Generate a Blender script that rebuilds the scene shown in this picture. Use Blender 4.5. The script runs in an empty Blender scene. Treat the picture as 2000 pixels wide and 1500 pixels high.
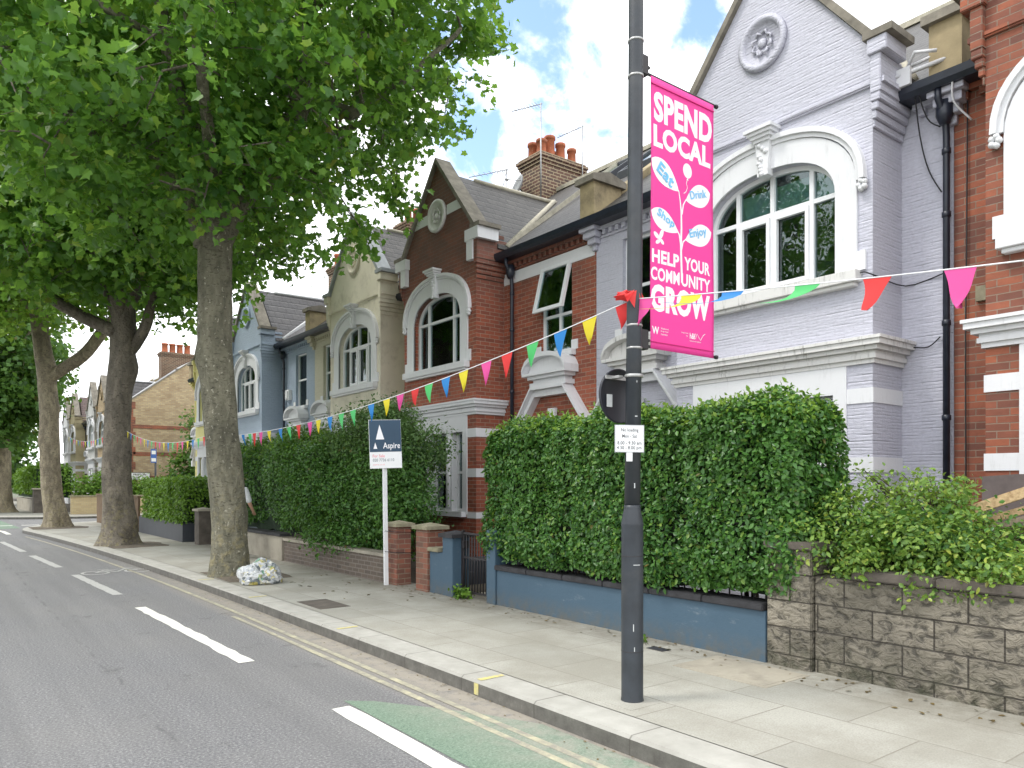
import bpy, bmesh, math, random
import numpy as np
from mathutils import Vector, Matrix, noise as mnoise

SC = bpy.context.scene
COL = SC.collection
R = math.radians

# ---------------------------------------------------------------- camera
cam_d = bpy.data.cameras.new('camera')
cam = bpy.data.objects.new('camera', cam_d)
COL.objects.link(cam)
cam.location = (0, 0, 1.65)
cam.rotation_euler = (R(90), 0, R(-37.4))
cam_d.sensor_width = 36
cam_d.lens = 36 * 1480 / 2000
cam_d.shift_y = 195 / 2000
cam_d.clip_start = .05
cam_d.clip_end = 3000
SC.camera = cam

# ---------------------------------------------------------------- sky, sun, exposure
SUN_ELEV, SUN_AZ = 58, -62          # azimuth measured from +Y towards +X
world = bpy.data.worlds.new("World")
SC.world = world
world.use_nodes = True
nt = world.node_tree
nt.nodes.clear()
def N(nt, typ, **kw):
    n = nt.nodes.new(typ)
    for k, v in kw.items():
        if k == 'inp':
            for a, b in v.items(): n.inputs[a].default_value = b
        else: setattr(n, k, v)
    return n
wo = N(nt, 'ShaderNodeOutputWorld')
bg = N(nt, 'ShaderNodeBackground', inp={'Strength': .12})
sky = N(nt, 'ShaderNodeTexSky', sky_type='NISHITA', sun_disc=False)
sky.sun_elevation = R(SUN_ELEV); sky.sun_rotation = R(SUN_AZ)
sky.air_density = 1.0; sky.dust_density = 1.2; sky.ozone_density = 1.5
tc = N(nt, 'ShaderNodeTexCoord')
# clouds: mostly closed cover with a few blue openings at fixed directions of the sky
def sky_dir(az, el):
    az, el = R(az), R(el)
    return (math.sin(az) * math.cos(el), math.cos(az) * math.cos(el), math.sin(el))
holes = [(39.6, 31.8, .055), (35.1, 25.0, .044), (40.9, 26.0, .045), (51.6, 31.4, .026), (30.5, 29, .03), (24, 37, .04), (5, 50, .06), (-70, 40, .10), (140, 60, .08)]
nz = N(nt, 'ShaderNodeTexNoise', inp={'Scale': 11.0, 'Detail': 8.0, 'Roughness': .58, 'Distortion': .3})
nt.links.new(tc.outputs['Generated'], nz.inputs['Vector'])
prev = None
for az, el, w in holes:
    vd = N(nt, 'ShaderNodeVectorMath', operation='DISTANCE')
    vd.inputs[1].default_value = sky_dir(az, el)
    nt.links.new(tc.outputs['Generated'], vd.inputs[0])
    m = N(nt, 'ShaderNodeMapRange', inp={'From Min': 0.0, 'From Max': w * 3.0, 'To Min': 1.0, 'To Max': 0.0})
    nt.links.new(vd.outputs['Value'], m.inputs['Value'])
    if prev is None: prev = m.outputs['Result']
    else:
        mx = N(nt, 'ShaderNodeMath', operation='MAXIMUM')
        nt.links.new(prev, mx.inputs[0]); nt.links.new(m.outputs['Result'], mx.inputs[1]); prev = mx.outputs[0]
nd = N(nt, 'ShaderNodeMath', operation='MULTIPLY_ADD', inp={1: 3.0, 2: -1.28})
nt.links.new(nz.outputs['Fac'], nd.inputs[0])
ad = N(nt, 'ShaderNodeMath', operation='ADD')
nt.links.new(prev, ad.inputs[0]); nt.links.new(nd.outputs[0], ad.inputs[1])
hole0 = N(nt, 'ShaderNodeMapRange', interpolation_type='SMOOTHSTEP', inp={'From Min': .45, 'From Max': 1.1})
nt.links.new(ad.outputs[0], hole0.inputs['Value'])
lim0 = N(nt, 'ShaderNodeMapRange', interpolation_type='SMOOTHSTEP', inp={'From Min': .02, 'From Max': .35})
nt.links.new(prev, lim0.inputs['Value'])
hole_m = N(nt, 'ShaderNodeMath', operation='MULTIPLY')
nt.links.new(hole0.outputs['Result'], hole_m.inputs[0]); nt.links.new(lim0.outputs['Result'], hole_m.inputs[1])
nz2 = N(nt, 'ShaderNodeTexNoise', inp={'Scale': 3.0, 'Detail': 6.0, 'Roughness': .55})
nt.links.new(tc.outputs['Generated'], nz2.inputs['Vector'])
cr = N(nt, 'ShaderNodeMapRange', inp={'From Min': .35, 'From Max': .62, 'To Min': 9.3, 'To Max': 12.0})
nt.links.new(nz2.outputs['Fac'], cr.inputs['Value'])
cc = N(nt, 'ShaderNodeVectorMath', operation='SCALE')
cc.inputs[0].default_value = (.98, 1.0, 1.03)
nt.links.new(cr.outputs['Result'], cc.inputs['Scale'])
skb = N(nt, 'ShaderNodeVectorMath', operation='SCALE', inp={'Scale': 1.75})
nt.links.new(sky.outputs[0], skb.inputs[0])
mix = N(nt, 'ShaderNodeMix', data_type='RGBA')
nt.links.new(hole_m.outputs[0], mix.inputs['Factor'])
nt.links.new(cc.outputs[0], mix.inputs[6]); nt.links.new(skb.outputs[0], mix.inputs[7])
nt.links.new(mix.outputs[2], bg.inputs['Color']); nt.links.new(bg.outputs[0], wo.inputs[0])

sun_d = bpy.data.lights.new('sun', 'SUN')
sun_d.energy = 1.1; sun_d.angle = R(12); sun_d.color = (1, .96, .9)
sun = bpy.data.objects.new('sun', sun_d); COL.objects.link(sun)
sd = Vector(sky_dir(SUN_AZ, SUN_ELEV))
sun.rotation_euler = (-sd).to_track_quat('-Z', 'Y').to_euler()
sun.location = (-20, 10, 30)
SC.view_settings.view_transform = 'Standard'
SC.view_settings.look = 'None'
SC.view_settings.exposure = .87
SC.view_settings.gamma = 1

# ---------------------------------------------------------------- material helpers
def new_mat(name):
    m = bpy.data.materials.new(name); m.use_nodes = True
    nt = m.node_tree; b = nt.nodes['Principled BSDF']
    return m, nt, b
def L(nt, a, b): nt.links.new(a, b)
def coords(nt, kind='UV', scale=(1, 1, 1)):
    if kind == 'UV': s = N(nt, 'ShaderNodeUVMap').outputs[0]
    elif kind == 'OBJ': s = N(nt, 'ShaderNodeTexCoord').outputs['Object']
    else: s = N(nt, 'ShaderNodeNewGeometry').outputs['Position']
    mp = N(nt, 'ShaderNodeMapping'); mp.inputs['Scale'].default_value = scale
    L(nt, s, mp.inputs[0]); return mp.outputs[0]
def noise_n(nt, vec, scale, detail=5, rough=.55, dist=0):
    n = N(nt, 'ShaderNodeTexNoise', inp={'Scale': scale, 'Detail': detail, 'Roughness': rough, 'Distortion': dist})
    L(nt, vec, n.inputs['Vector']); return n.outputs['Fac']
def ramp(nt, fac, stops):
    r = N(nt, 'ShaderNodeValToRGB'); L(nt, fac, r.inputs[0])
    e = r.color_ramp.elements
    while len(e) < len(stops): e.new(.5)
    for i, (p, c) in enumerate(stops):
        e[i].position = p; e[i].color = (*c, 1) if len(c) == 3 else c
    return r.outputs[0]
def mixc(nt, fac, a, b, blend='MIX'):
    m = N(nt, 'ShaderNodeMix', data_type='RGBA', blend_type=blend)
    for s, v in ((0, fac), (6, a), (7, b)):
        if isinstance(v, (int, float)): m.inputs[s].default_value = v
        elif isinstance(v, tuple): m.inputs[s].default_value = (*v, 1) if len(v) == 3 else v
        else: L(nt, v, m.inputs[s])
    return m.outputs[2]
def bump(nt, b, h, strength=.5, dist=.01):
    n = N(nt, 'ShaderNodeBump', inp={'Strength': strength, 'Distance': dist})
    L(nt, h, n.inputs['Height']); L(nt, n.outputs[0], b.inputs['Normal']); return n
def mathn(nt, op, a, b=0.0, clamp=False):
    m = N(nt, 'ShaderNodeMath', operation=op, use_clamp=clamp)
    for i, v in enumerate((a, b)):
        if isinstance(v, (int, float)): m.inputs[i].default_value = v
        else: L(nt, v, m.inputs[i])
    return m.outputs[0]
def g(v): return (v, v, v)

def m_plain(name, col, rough=.5, var=.12, scale=6, metal=0, bumps=0, dirt=None, kind='POS'):
    m, nt, b = new_mat(name)
    v = coords(nt, kind)
    f = noise_n(nt, v, scale)
    c0 = tuple(x * (1 - var) for x in col); c1 = tuple(min(1, x * (1 + var)) for x in col)
    c = ramp(nt, f, [(.3, c0), (.7, c1)])
    if dirt:
        f2 = noise_n(nt, v, 2.3, 8, .7)
        k = ramp(nt, f2, [(.5, g(0)), (.72, g(1))])
        c = mixc(nt, mathn(nt, 'MULTIPLY', k, dirt[1]), c, dirt[0])
    L(nt, c, b.inputs['Base Color'])
    b.inputs['Roughness'].default_value = rough; b.inputs['Metallic'].default_value = metal
    if bumps: bump(nt, b, noise_n(nt, v, scale * 6), bumps, .01)
    return m

def m_brick(name, c1, c2, mortar, stain=.3, painted=False, bw=.225, rh=.075, mort=.006, dark=(.03, .025, .025), bstr=.7, soot=0):
    m, nt, b = new_mat(name)
    v = coords(nt, 'UV')
    # slight waviness so courses are not ruler straight
    wn = N(nt, 'ShaderNodeTexNoise', inp={'Scale': 1.7, 'Detail': 3.0}); L(nt, v, wn.inputs['Vector'])
    ws = N(nt, 'ShaderNodeVectorMath', operation='SCALE', inp={'Scale': .018}); L(nt, wn.outputs['Color'], ws.inputs[0])
    va = N(nt, 'ShaderNodeVectorMath', operation='ADD'); L(nt, v, va.inputs[0]); L(nt, ws.outputs[0], va.inputs[1])
    br = N(nt, 'ShaderNodeTexBrick', inp={'Scale': 1.0, 'Brick Width': bw, 'Row Height': rh, 'Mortar Size': mort, 'Mortar Smooth': .3, 'Bias': -.1})
    L(nt, va.outputs[0], br.inputs['Vector'])
    br.inputs['Color1'].default_value = (*c1, 1); br.inputs['Color2'].default_value = (*c2, 1); br.inputs['Mortar'].default_value = (*mortar, 1)
    n1 = noise_n(nt, v, 1.3, 8, .65); n2 = noise_n(nt, v, 25, 4)
    c = br.outputs['Color']
    c = mixc(nt, ramp(nt, n2, [(.3, g(.0)), (.8, g(.35))]), c, tuple(x * .55 for x in c1))
    k = ramp(nt, n1, [(.45, g(0)), (.75, g(1))])
    c = mixc(nt, mathn(nt, 'MULTIPLY', k, stain), c, dark)
    if soot:   # old soot that never washed off under the eaves of real facades: follows noise, whole upper gable
        sx = N(nt, 'ShaderNodeSeparateXYZ'); L(nt, v, sx.inputs[0])
        zf = N(nt, 'ShaderNodeMapRange', inp={'From Min': 5.0, 'From Max': 6.3}); L(nt, sx.outputs['Y'], zf.inputs['Value'])
        kk = mathn(nt, 'MULTIPLY', zf.outputs[0], mathn(nt, 'ADD', n1, .35), True)
        c = mixc(nt, mathn(nt, 'MULTIPLY', kk, soot), c, (.11, .07, .058))
    L(nt, c, b.inputs['Base Color'])
    b.inputs['Roughness'].default_value = .75 if not painted else .55
    if painted:
        sy = N(nt, 'ShaderNodeSeparateXYZ'); L(nt, va.outputs[0], sy.inputs[0])
        f = mathn(nt, 'ABSOLUTE', mathn(nt, 'SUBTRACT', mathn(nt, 'FRACT', mathn(nt, 'DIVIDE', sy.outputs['Y'], rh)), .5))
        line = ramp(nt, f, [(.0, g(1)), (.16, g(0))])
        br_k = ramp(nt, noise_n(nt, coords(nt, 'UV', (1, 5, 1)), 2.6, 4, .6), [(.42, g(.05)), (.68, g(1))])
        lk = mathn(nt, 'MULTIPLY', line, br_k)
        thin = ramp(nt, f, [(.0, g(1)), (.07, g(0))])
        c = mixc(nt, mathn(nt, 'MULTIPLY', mathn(nt, 'MULTIPLY', thin, br_k), ramp(nt, noise_n(nt, coords(nt, 'UV', (1, 3, 1)), 5, 5), [(.50, g(0)), (.56, g(.75))])), c, tuple(x * .45 for x in c2))
        L(nt, c, b.inputs['Base Color'])
        h = mathn(nt, 'SUBTRACT', mathn(nt, 'SUBTRACT', mathn(nt, 'MULTIPLY', noise_n(nt, coords(nt, 'UV', (1, 3.5, 1)), 7, 5, .6), 1.3), lk), mathn(nt, 'MULTIPLY', br.outputs['Fac'], .22))
        bump(nt, b, h, bstr, .014)
    else:
        h = mathn(nt, 'ADD', mathn(nt, 'MULTIPLY', br.outputs['Fac'], -1.0), mathn(nt, 'MULTIPLY', noise_n(nt, v, 14, 5), .9))
        bump(nt, b, h, bstr, .008)
    return m

def m_tiles(name, c1, c2, bw=.25, rh=.2, lichen=.1):
    m, nt, b = new_mat(name)
    v = coords(nt, 'UV')
    br = N(nt, 'ShaderNodeTexBrick', inp={'Scale': 1.0, 'Brick Width': bw, 'Row Height': rh, 'Mortar Size': .006, 'Mortar Smooth': .1})
    L(nt, v, br.inputs['Vector'])
    br.inputs['Color1'].default_value = (*c1, 1); br.inputs['Color2'].default_value = (*c2, 1); br.inputs['Mortar'].default_value = (.012, .012, .012, 1)
    sx = N(nt, 'ShaderNodeSeparateXYZ'); L(nt, v, sx.inputs[0])
    fr = mathn(nt, 'FRACT', mathn(nt, 'DIVIDE', sx.outputs['Y'], rh))
    c = mixc(nt, noise_n(nt, v, 5, 6), br.outputs['Color'], tuple(x * .5 for x in c2))
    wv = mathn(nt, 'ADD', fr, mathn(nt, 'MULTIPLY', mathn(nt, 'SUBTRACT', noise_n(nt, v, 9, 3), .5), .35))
    c = mixc(nt, ramp(nt, wv, [(.10, g(.85)), (.2, g(0))]), c, (.008, .008, .008))  # shade line at each course edge, painted into the colour
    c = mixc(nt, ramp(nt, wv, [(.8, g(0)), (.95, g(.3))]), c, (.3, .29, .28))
    lc = ramp(nt, noise_n(nt, v, 22, 3), [(.66, g(0)), (.74, g(1))])
    c = mixc(nt, mathn(nt, 'MULTIPLY', lc, lichen * 4, True), c, (.33, .34, .3))
    L(nt, c, b.inputs['Base Color']); b.inputs['Roughness'].default_value = .6
    h = mathn(nt, 'SUBTRACT', mathn(nt, 'SUBTRACT', mathn(nt, 'MULTIPLY', fr, -1.0), mathn(nt, 'MULTIPLY', br.outputs['Fac'], .6)), mathn(nt, 'MULTIPLY', noise_n(nt, v, 7), -.5))
    bump(nt, b, h, 1.0, .06)
    return m

def m_paint_streak(name, col, streak=(.18, .17, .15), amt=.5, rough=.55):
    """painted stone with vertical rain streaks and chips"""
    m, nt, b = new_mat(name)
    v = coords(nt, 'UV', (1, .12, 1)); v2 = coords(nt, 'UV')
    s = ramp(nt, noise_n(nt, v, 22, 6, .7), [(.52, g(0)), (.75, g(1))])
    s2 = ramp(nt, noise_n(nt, v2, 3, 5), [(.42, g(0)), (.62, g(1))])
    k = mathn(nt, 'MULTIPLY', mathn(nt, 'MULTIPLY', s, s2), amt)
    c = mixc(nt, noise_n(nt, v2, 4), tuple(x * .93 for x in col), col)
    c = mixc(nt, k, c, streak)
    L(nt, c, b.inputs['Base Color']); b.inputs['Roughness'].default_value = rough
    bump(nt, b, noise_n(nt, v2, 30, 6), .25, .006)
    return m

def m_leaf(name, dark, light, transl=.35, rough=.45, tcol=None, yellow=None):
    m, nt, b = new_mat(name)
    gi = N(nt, 'ShaderNodeNewGeometry')
    mid = tuple((a + c) / 2 for a, c in zip(dark, light))
    st = [(0, (.16, .10, .03)), (.012, dark), (.45, mid), (.88, light)]
    if yellow: st.append((1, yellow))
    c = ramp(nt, gi.outputs['Random Per Island'], st)
    v = coords(nt, 'POS')
    cl = noise_n(nt, v, 1.1, 3)
    c = mixc(nt, mathn(nt, 'MULTIPLY', ramp(nt, cl, [(.4, g(0)), (.65, g(1))]), .4), c, light)
    L(nt, c, b.inputs['Base Color']); b.inputs['Roughness'].default_value = rough
    b.inputs['Specular IOR Level'].default_value = .4
    tr = N(nt, 'ShaderNodeBsdfTranslucent')
    tcx = mixc(nt, .5, c, tcol or (.25, .42, .04))
    L(nt, tcx, tr.inputs['Color'])
    ms = N(nt, 'ShaderNodeMixShader', inp={'Fac': transl})
    L(nt, b.outputs[0], ms.inputs[1]); L(nt, tr.outputs[0], ms.inputs[2])
    L(nt, ms.outputs[0], nt.nodes['Material Output'].inputs[0])
    return m

def m_bark(name, base, patch, fleck, scale=1.0, fl=.5):
    m, nt, b = new_mat(name)
    v = coords(nt, 'POS', (1, 1, .45)); v2 = coords(nt, 'POS')
    n1 = noise_n(nt, v, 3.2 * scale, 6, .6, .6)
    c = ramp(nt, n1, [(.3, tuple(x * .6 for x in base)), (.5, base), (.62, patch), (.8, tuple(x * .8 for x in base))])
    sp = noise_n(nt, coords(nt, 'POS', (1, 1, .8)), 13 * scale, 3, .5, .8)
    pm = ramp(nt, noise_n(nt, v2, 1.6, 4), [(.40, g(.25)), (.6, g(1))])
    c = mixc(nt, mathn(nt, 'MULTIPLY', mathn(nt, 'MULTIPLY', ramp(nt, sp, [(.645, g(0)), (.68, g(1))]), pm), fl), c, fleck)
    sp2 = noise_n(nt, coords(nt, 'POS', (1, 1, 2.2)), 11 * scale, 4, .55, .4)
    c = mixc(nt, mathn(nt, 'MULTIPLY', ramp(nt, sp2, [(.36, g(1)), (.42, g(0))]), .65), c, (.05, .042, .028))
    sz = N(nt, 'ShaderNodeSeparateXYZ'); L(nt, v2, sz.inputs[0])
    low = N(nt, 'ShaderNodeMapRange', inp={'From Min': 2.2, 'From Max': .3}); L(nt, sz.outputs['Z'], low.inputs['Value'])
    lich = mathn(nt, 'MULTIPLY', low.outputs[0], ramp(nt, noise_n(nt, v2, 9, 6, .7), [(.50, g(0)), (.6, g(.75))]))
    c = mixc(nt, lich, c, mixc(nt, noise_n(nt, v2, 14, 3), (.20, .18, .05), (.40, .34, .22)))
    L(nt, c, b.inputs['Base Color']); b.inputs['Roughness'].default_value = .8
    h = mathn(nt, 'ADD', noise_n(nt, v2, 18, 6, .65), mathn(nt, 'MULTIPLY', noise_n(nt, coords(nt, 'POS', (1, 1, 3)), 6, 4), .8))
    c2_ = ramp(nt, noise_n(nt, coords(nt, 'POS', (1, 1, .35)), 8 * scale, 6, .7, .5), [(.40, g(.32)), (.5, g(0))])
    fin = mixc(nt, c2_, c, tuple(x * .45 for x in base)); L(nt, fin, b.inputs['Base Color'])
    bump(nt, b, mathn(nt, 'SUBTRACT', h, mathn(nt, 'MULTIPLY', c2_, .8)), .9, .045)
    return m

M = {}
def build_materials():
    # --- asphalt with repaired patches, chips and a worn dusty gutter along the kerb
    m, nt, b = new_mat('asphalt')
    v = coords(nt, 'POS')
    f = noise_n(nt, v, 55, 6, .85); f2 = noise_n(nt, v, .5, 5, .6); f3 = noise_n(nt, v, 160, 3, .8)
    c = ramp(nt, f, [(.36, g(.04)), (.455, (.13, .13, .137)), (.54, (.20, .20, .205)), (.64, (.46, .46, .44))])
    c = mixc(nt, ramp(nt, f2, [(.35, g(0)), (.7, g(.45))]), c, (.22, .213, .20))
    tr = noise_n(nt, coords(nt, 'POS', (1.3, .06, 1)), 2.0, 4, .6)
    c = mixc(nt, ramp(nt, tr, [(.38, g(0)), (.66, g(.28))]), c, (.085, .085, .088))
    oil = ramp(nt, noise_n(nt, v, 1.9, 6, .7), [(.60, g(0)), (.68, g(.5))])
    c = mixc(nt, oil, c, (.06, .058, .055))
    chips = ramp(nt, noise_n(nt, v, 60, 2, .4), [(.70, g(0)), (.74, g(1))])
    c = mixc(nt, mathn(nt, 'MULTIPLY', chips, .6), c, (.3, .29, .27))
    # trench line running along the carriageway
    sx = N(nt, 'ShaderNodeSeparateXYZ'); L(nt, v, sx.inputs[0])
    wob = mathn(nt, 'MULTIPLY', mathn(nt, 'SUBTRACT', noise_n(nt, v, .9, 4), .5), .25)
    ln = mathn(nt, 'ABSOLUTE', mathn(nt, 'SUBTRACT', mathn(nt, 'ADD', sx.outputs['X'], wob), 1.22))
    lk = ramp(nt, ln, [(.0, g(1)), (.022, g(0))])
    lk = mathn(nt, 'MULTIPLY', lk, ramp(nt, noise_n(nt, v, 1.6, 3), [(.46, g(0)), (.6, g(.5))]))
    c = mixc(nt, lk, c, (.05, .05, .05))
    du = N(nt, 'ShaderNodeMapRange', inp={'From Min': 2.85, 'From Max': 3.22}); L(nt, sx.outputs['X'], du.inputs['Value'])
    near = N(nt, 'ShaderNodeMapRange', inp={'From Min': 20, 'From Max': 10}); L(nt, sx.outputs['Y'], near.inputs['Value'])
    dk = mathn(nt, 'MULTIPLY', mathn(nt, 'MULTIPLY', du.outputs[0], near.outputs[0]), ramp(nt, noise_n(nt, v, 7, 6, .7), [(.30, g(.2)), (.52, g(1))]), True)
    c = mixc(nt, mathn(nt, 'MULTIPLY', dk, .9), c, mixc(nt, f3, (.24, .21, .17), (.42, .385, .32)))
    L(nt, c, b.inputs['Base Color']); b.inputs['Roughness'].default_value = .82
    bump(nt, b, mathn(nt, 'ADD', f, f3), .6, .008)
    M['asphalt'] = m
    # --- green cycle surfacing
    m, nt, b = new_mat('green_surfacing')
    v = coords(nt, 'POS')
    f = noise_n(nt, v, 60, 6, .85)
    c = ramp(nt, f, [(.36, (.075, .125, .085)), (.5, (.15, .215, .155)), (.66, (.27, .345, .275))])
    sx = N(nt, 'ShaderNodeSeparateXYZ'); L(nt, v, sx.inputs[0])
    du = N(nt, 'ShaderNodeMapRange', inp={'From Min': 2.55, 'From Max': 3.05}); L(nt, sx.outputs['X'], du.inputs['Value'])
    kk = mathn(nt, 'MULTIPLY', du.outputs[0], ramp(nt, noise_n(nt, v, 6, 7, .75), [(.3, g(0)), (.6, g(1))]), True)
    c = mixc(nt, mathn(nt, 'MULTIPLY', kk, .6), c, (.33, .305, .26))
    L(nt, c, b.inputs['Base Color']); b.inputs['Roughness'].default_value = .85
    bump(nt, b, f, .5, .005)
    M['green'] = m
    # --- paving slabs
    m, nt, b = new_mat('paving_slabs')
    v = coords(nt, 'POS')
    mp = N(nt, 'ShaderNodeMapping'); mp.inputs['Rotation'].default_value = (0, 0, R(90)); mp.inputs['Location'].default_value = (.31, 0.13, 0); L(nt, v, mp.inputs[0])
    br = N(nt, 'ShaderNodeTexBrick', inp={'Scale': 1.0, 'Brick Width': .9, 'Row Height': .6, 'Mortar Size': .006, 'Mortar Smooth': .4})
    br.inputs['Color1'].default_value = (.335, .33, .29, 1); br.inputs['Color2'].default_value = (.425, .415, .365, 1); br.inputs['Mortar'].default_value = (.23, .21, .175, 1)
    L(nt, mp.outputs[0], br.inputs['Vector'])
    c = br.outputs['Color']
    c = mixc(nt, ramp(nt, noise_n(nt, v, 1.2, 7, .65), [(.38, g(0)), (.62, g(.7))]), c, (.26, .245, .2))
    c = mixc(nt, ramp(nt, noise_n(nt, v, 90, 3), [(.4, g(.0)), (.65, g(.4))]), c, (.2, .19, .165))
    sx = N(nt, 'ShaderNodeSeparateXYZ'); L(nt, v, sx.inputs[0])
    wl = N(nt, 'ShaderNodeMapRange', inp={'From Min': 5.0, 'From Max': 5.6}); L(nt, sx.outputs['X'], wl.inputs['Value'])
    wk = mathn(nt, 'MULTIPLY', wl.outputs[0], ramp(nt, noise_n(nt, v, 5, 7, .7), [(.35, g(0)), (.65, g(1))]), True)
    c = mixc(nt, mathn(nt, 'MULTIPLY', wk, .7), c, (.14, .12, .085))
    gum = N(nt, 'ShaderNodeTexVoronoi', inp={'Scale': 2.2}); L(nt, v, gum.inputs['Vector'])
    c = mixc(nt, mathn(nt, 'MULTIPLY', ramp(nt, gum.outputs['Distance'], [(.03, g(1)), (.045, g(0))]), .5), c, (.16, .15, .13))
    L(nt, c, b.inputs['Base Color']); b.inputs['Roughness'].default_value = .75
    bump(nt, b, mathn(nt, 'ADD', mathn(nt, 'MULTIPLY', br.outputs['Fac'], -1.0), mathn(nt, 'MULTIPLY', noise_n(nt, v, 60, 4), .25)), .5, .006)
    M['slabs'] = m
    # --- kerb
    m, nt, b = new_mat('granite_kerb')
    v = coords(nt, 'POS'); sx = N(nt, 'ShaderNodeSeparateXYZ'); L(nt, v, sx.inputs[0])
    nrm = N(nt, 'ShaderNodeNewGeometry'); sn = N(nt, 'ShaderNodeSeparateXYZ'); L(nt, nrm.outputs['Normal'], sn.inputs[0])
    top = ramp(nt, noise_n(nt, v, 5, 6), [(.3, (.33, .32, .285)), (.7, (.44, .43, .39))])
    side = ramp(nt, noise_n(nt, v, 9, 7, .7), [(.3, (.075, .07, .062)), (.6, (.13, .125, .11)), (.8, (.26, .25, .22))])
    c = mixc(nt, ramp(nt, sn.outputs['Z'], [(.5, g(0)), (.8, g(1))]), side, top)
    j = mathn(nt, 'ABSOLUTE', mathn(nt, 'SUBTRACT', mathn(nt, 'FRACT', mathn(nt, 'DIVIDE', sx.outputs['Y'], .92)), .5))
    c = mixc(nt, mathn(nt, 'MULTIPLY', ramp(nt, j, [(.004, g(1)), (.009, g(0))]), .6), c, (.06, .055, .045))
    L(nt, c, b.inputs['Base Color']); b.inputs['Roughness'].default_value = .75
    bump(nt, b, noise_n(nt, v, 70, 4), .35, .005)
    M['kerb'] = m
    def worn(name, col, lo, hi, under=(.13, .13, .13), sc=30):
        m, nt, b = new_mat(name)
        v = coords(nt, 'POS')
        k = ramp(nt, noise_n(nt, v, sc, 8, .75), [(lo, g(0)), (hi, g(1))])
        c = mixc(nt, k, mixc(nt, noise_n(nt, v, 3), col, tuple(x * .85 for x in col)), under)
        L(nt, c, b.inputs['Base Color']); b.inputs['Roughness'].default_value = .7
        bump(nt, b, noise_n(nt, v, 120, 2), .3, .004)
        return m
    M['line_white'] = worn('road_paint_white', (.76, .75, .68), .72, .8)
    M['line_old'] = worn('road_paint_worn', (.46, .46, .44), .5, .75)
    M['line_yellow'] = worn('road_paint_yellow', (.52, .485, .33), .34, .58, (.27, .255, .21), 7)
    M['line_yellow_new'] = worn('kerb_paint_yellow', (.62, .55, .2), .48, .66, (.36, .34, .28), 22)
    M['soil'] = m_plain('tree_pit_soil', (.12, .10, .075), .95, .4, 12, bumps=.8)
    M['earth'] = m_plain('garden_earth', (.09, .075, .055), .95, .3, 5, bumps=.8)
    M['grass'] = m_plain('ground_far', (.10, .11, .07), .95, .3, .5)
    # --- walls
    M['lilac'] = m_brick('lilac_painted_brick', (.53, .53, .605), (.525, .525, .598), (.515, .513, .585), .12, True, dark=(.36, .35, .38), mort=.008, bstr=.65)
    M['blue'] = m_brick('blue_painted_brick', (.37, .45, .55), (.36, .44, .54), (.35, .42, .52), .12, True, dark=(.2, .26, .33), mort=.008, bstr=.9)
    M['cream_brick'] = m_brick('cream_painted_brick', (.64, .60, .46), (.62, .58, .44), (.6, .56, .43), .15, True, dark=(.33, .29, .2), mort=.008, bstr=.7)
    M['red'] = m_brick('red_brick', (.38, .10, .052), (.20, .062, .04), (.36, .29, .22), .35, dark=(.08, .04, .032), soot=.8)
    M['red_old'] = m_brick('weathered_red_brick', (.36, .105, .05), (.13, .052, .038), (.27, .21, .155), .6, dark=(.06, .03, .026))
    M['yellow_brick'] = m_brick('yellow_stock_brick', (.56, .43, .25), (.36, .24, .13), (.34, .3, .23), .45, dark=(.16, .09, .05), mort=.012, bw=.24, rh=.085)
    M['stock_low'] = m_brick('pale_stock_brick', (.55, .44, .25), (.45, .34, .19), (.4, .36, .28), .2, dark=(.2, .15, .1))
    M['brown_brick'] = m_brick('dark_brown_brick', (.15, .115, .09), (.10, .08, .065), (.22, .19, .16), .45, bw=.215, rh=.07, mort=.010)
    M['pier_brick'] = m_brick('orange_pier_brick', (.30, .105, .065), (.13, .06, .045), (.27, .22, .16), .65, bw=.215, rh=.075, dark=(.1, .08, .05))
    M['chimney_brick'] = m_brick('chimney_brick', (.15, .07, .045), (.08, .05, .04), (.40, .32, .2), .4, mort=.014, bw=.24, rh=.085)
    M['cream'] = m_plain('cream_render', (.70, .655, .53), .8, .07, 1.5, bumps=.15, dirt=((.25, .22, .15), .45))
    M['olive'] = m_plain('olive_render', (.38, .33, .2), .8, .1, 1.5, dirt=((.15, .13, .08), .5))
    M['yellow'] = m_plain('yellow_render', (.72, .66, .30), .8, .05, 1.5)
    M['grey_render'] = m_plain('grey_render', (.45, .45, .43), .8, .1, 2)
    M['white'] = m_paint_streak('white_painted_stone', (.74, .745, .76), amt=.3)
    M['white_dirty'] = m_paint_streak('stained_white_stone', (.70, .69, .67), (.08, .075, .065), .95)
    M['white_gloss'] = m_plain('white_window_frame', (.76, .77, .78), .35, .03, 5)
    M['stone'] = m_plain('weathered_coping_stone', (.21, .19, .155), .9, .3, 6, bumps=.5, dirt=((.09, .085, .06), .6))
    M['tan'] = m_plain('stained_tan_render', (.36, .29, .17), .9, .2, 4, bumps=.4, dirt=((.10, .085, .06), .75))
    M['slate'] = m_tiles('grey_roof_slates', (.040, .037, .034), (.085, .078, .07))
    M['slate_red'] = m_tiles('brown_roof_tiles', (.10, .06, .05), (.14, .085, .07), lichen=.03)
    M['slate_dark'] = m_tiles('dark_roof_tiles', (.055, .052, .055), (.075, .07, .07), .3, .3, .02)
    M['lead'] = m_plain('grey_lead', (.28, .3, .31), .6, .15, 6)
    M['mortar_valley'] = m_plain('pale_mortar', (.42, .39, .31), .9, .2, 9, bumps=.6)
    M['gutter'] = m_plain('black_gutter_paint', (.018, .022, .035), .35, .3, 8)
    M['pot'] = m_plain('terracotta_pot', (.42, .13, .06), .8, .18, 12, dirt=((.12, .06, .04), .6))
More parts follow.
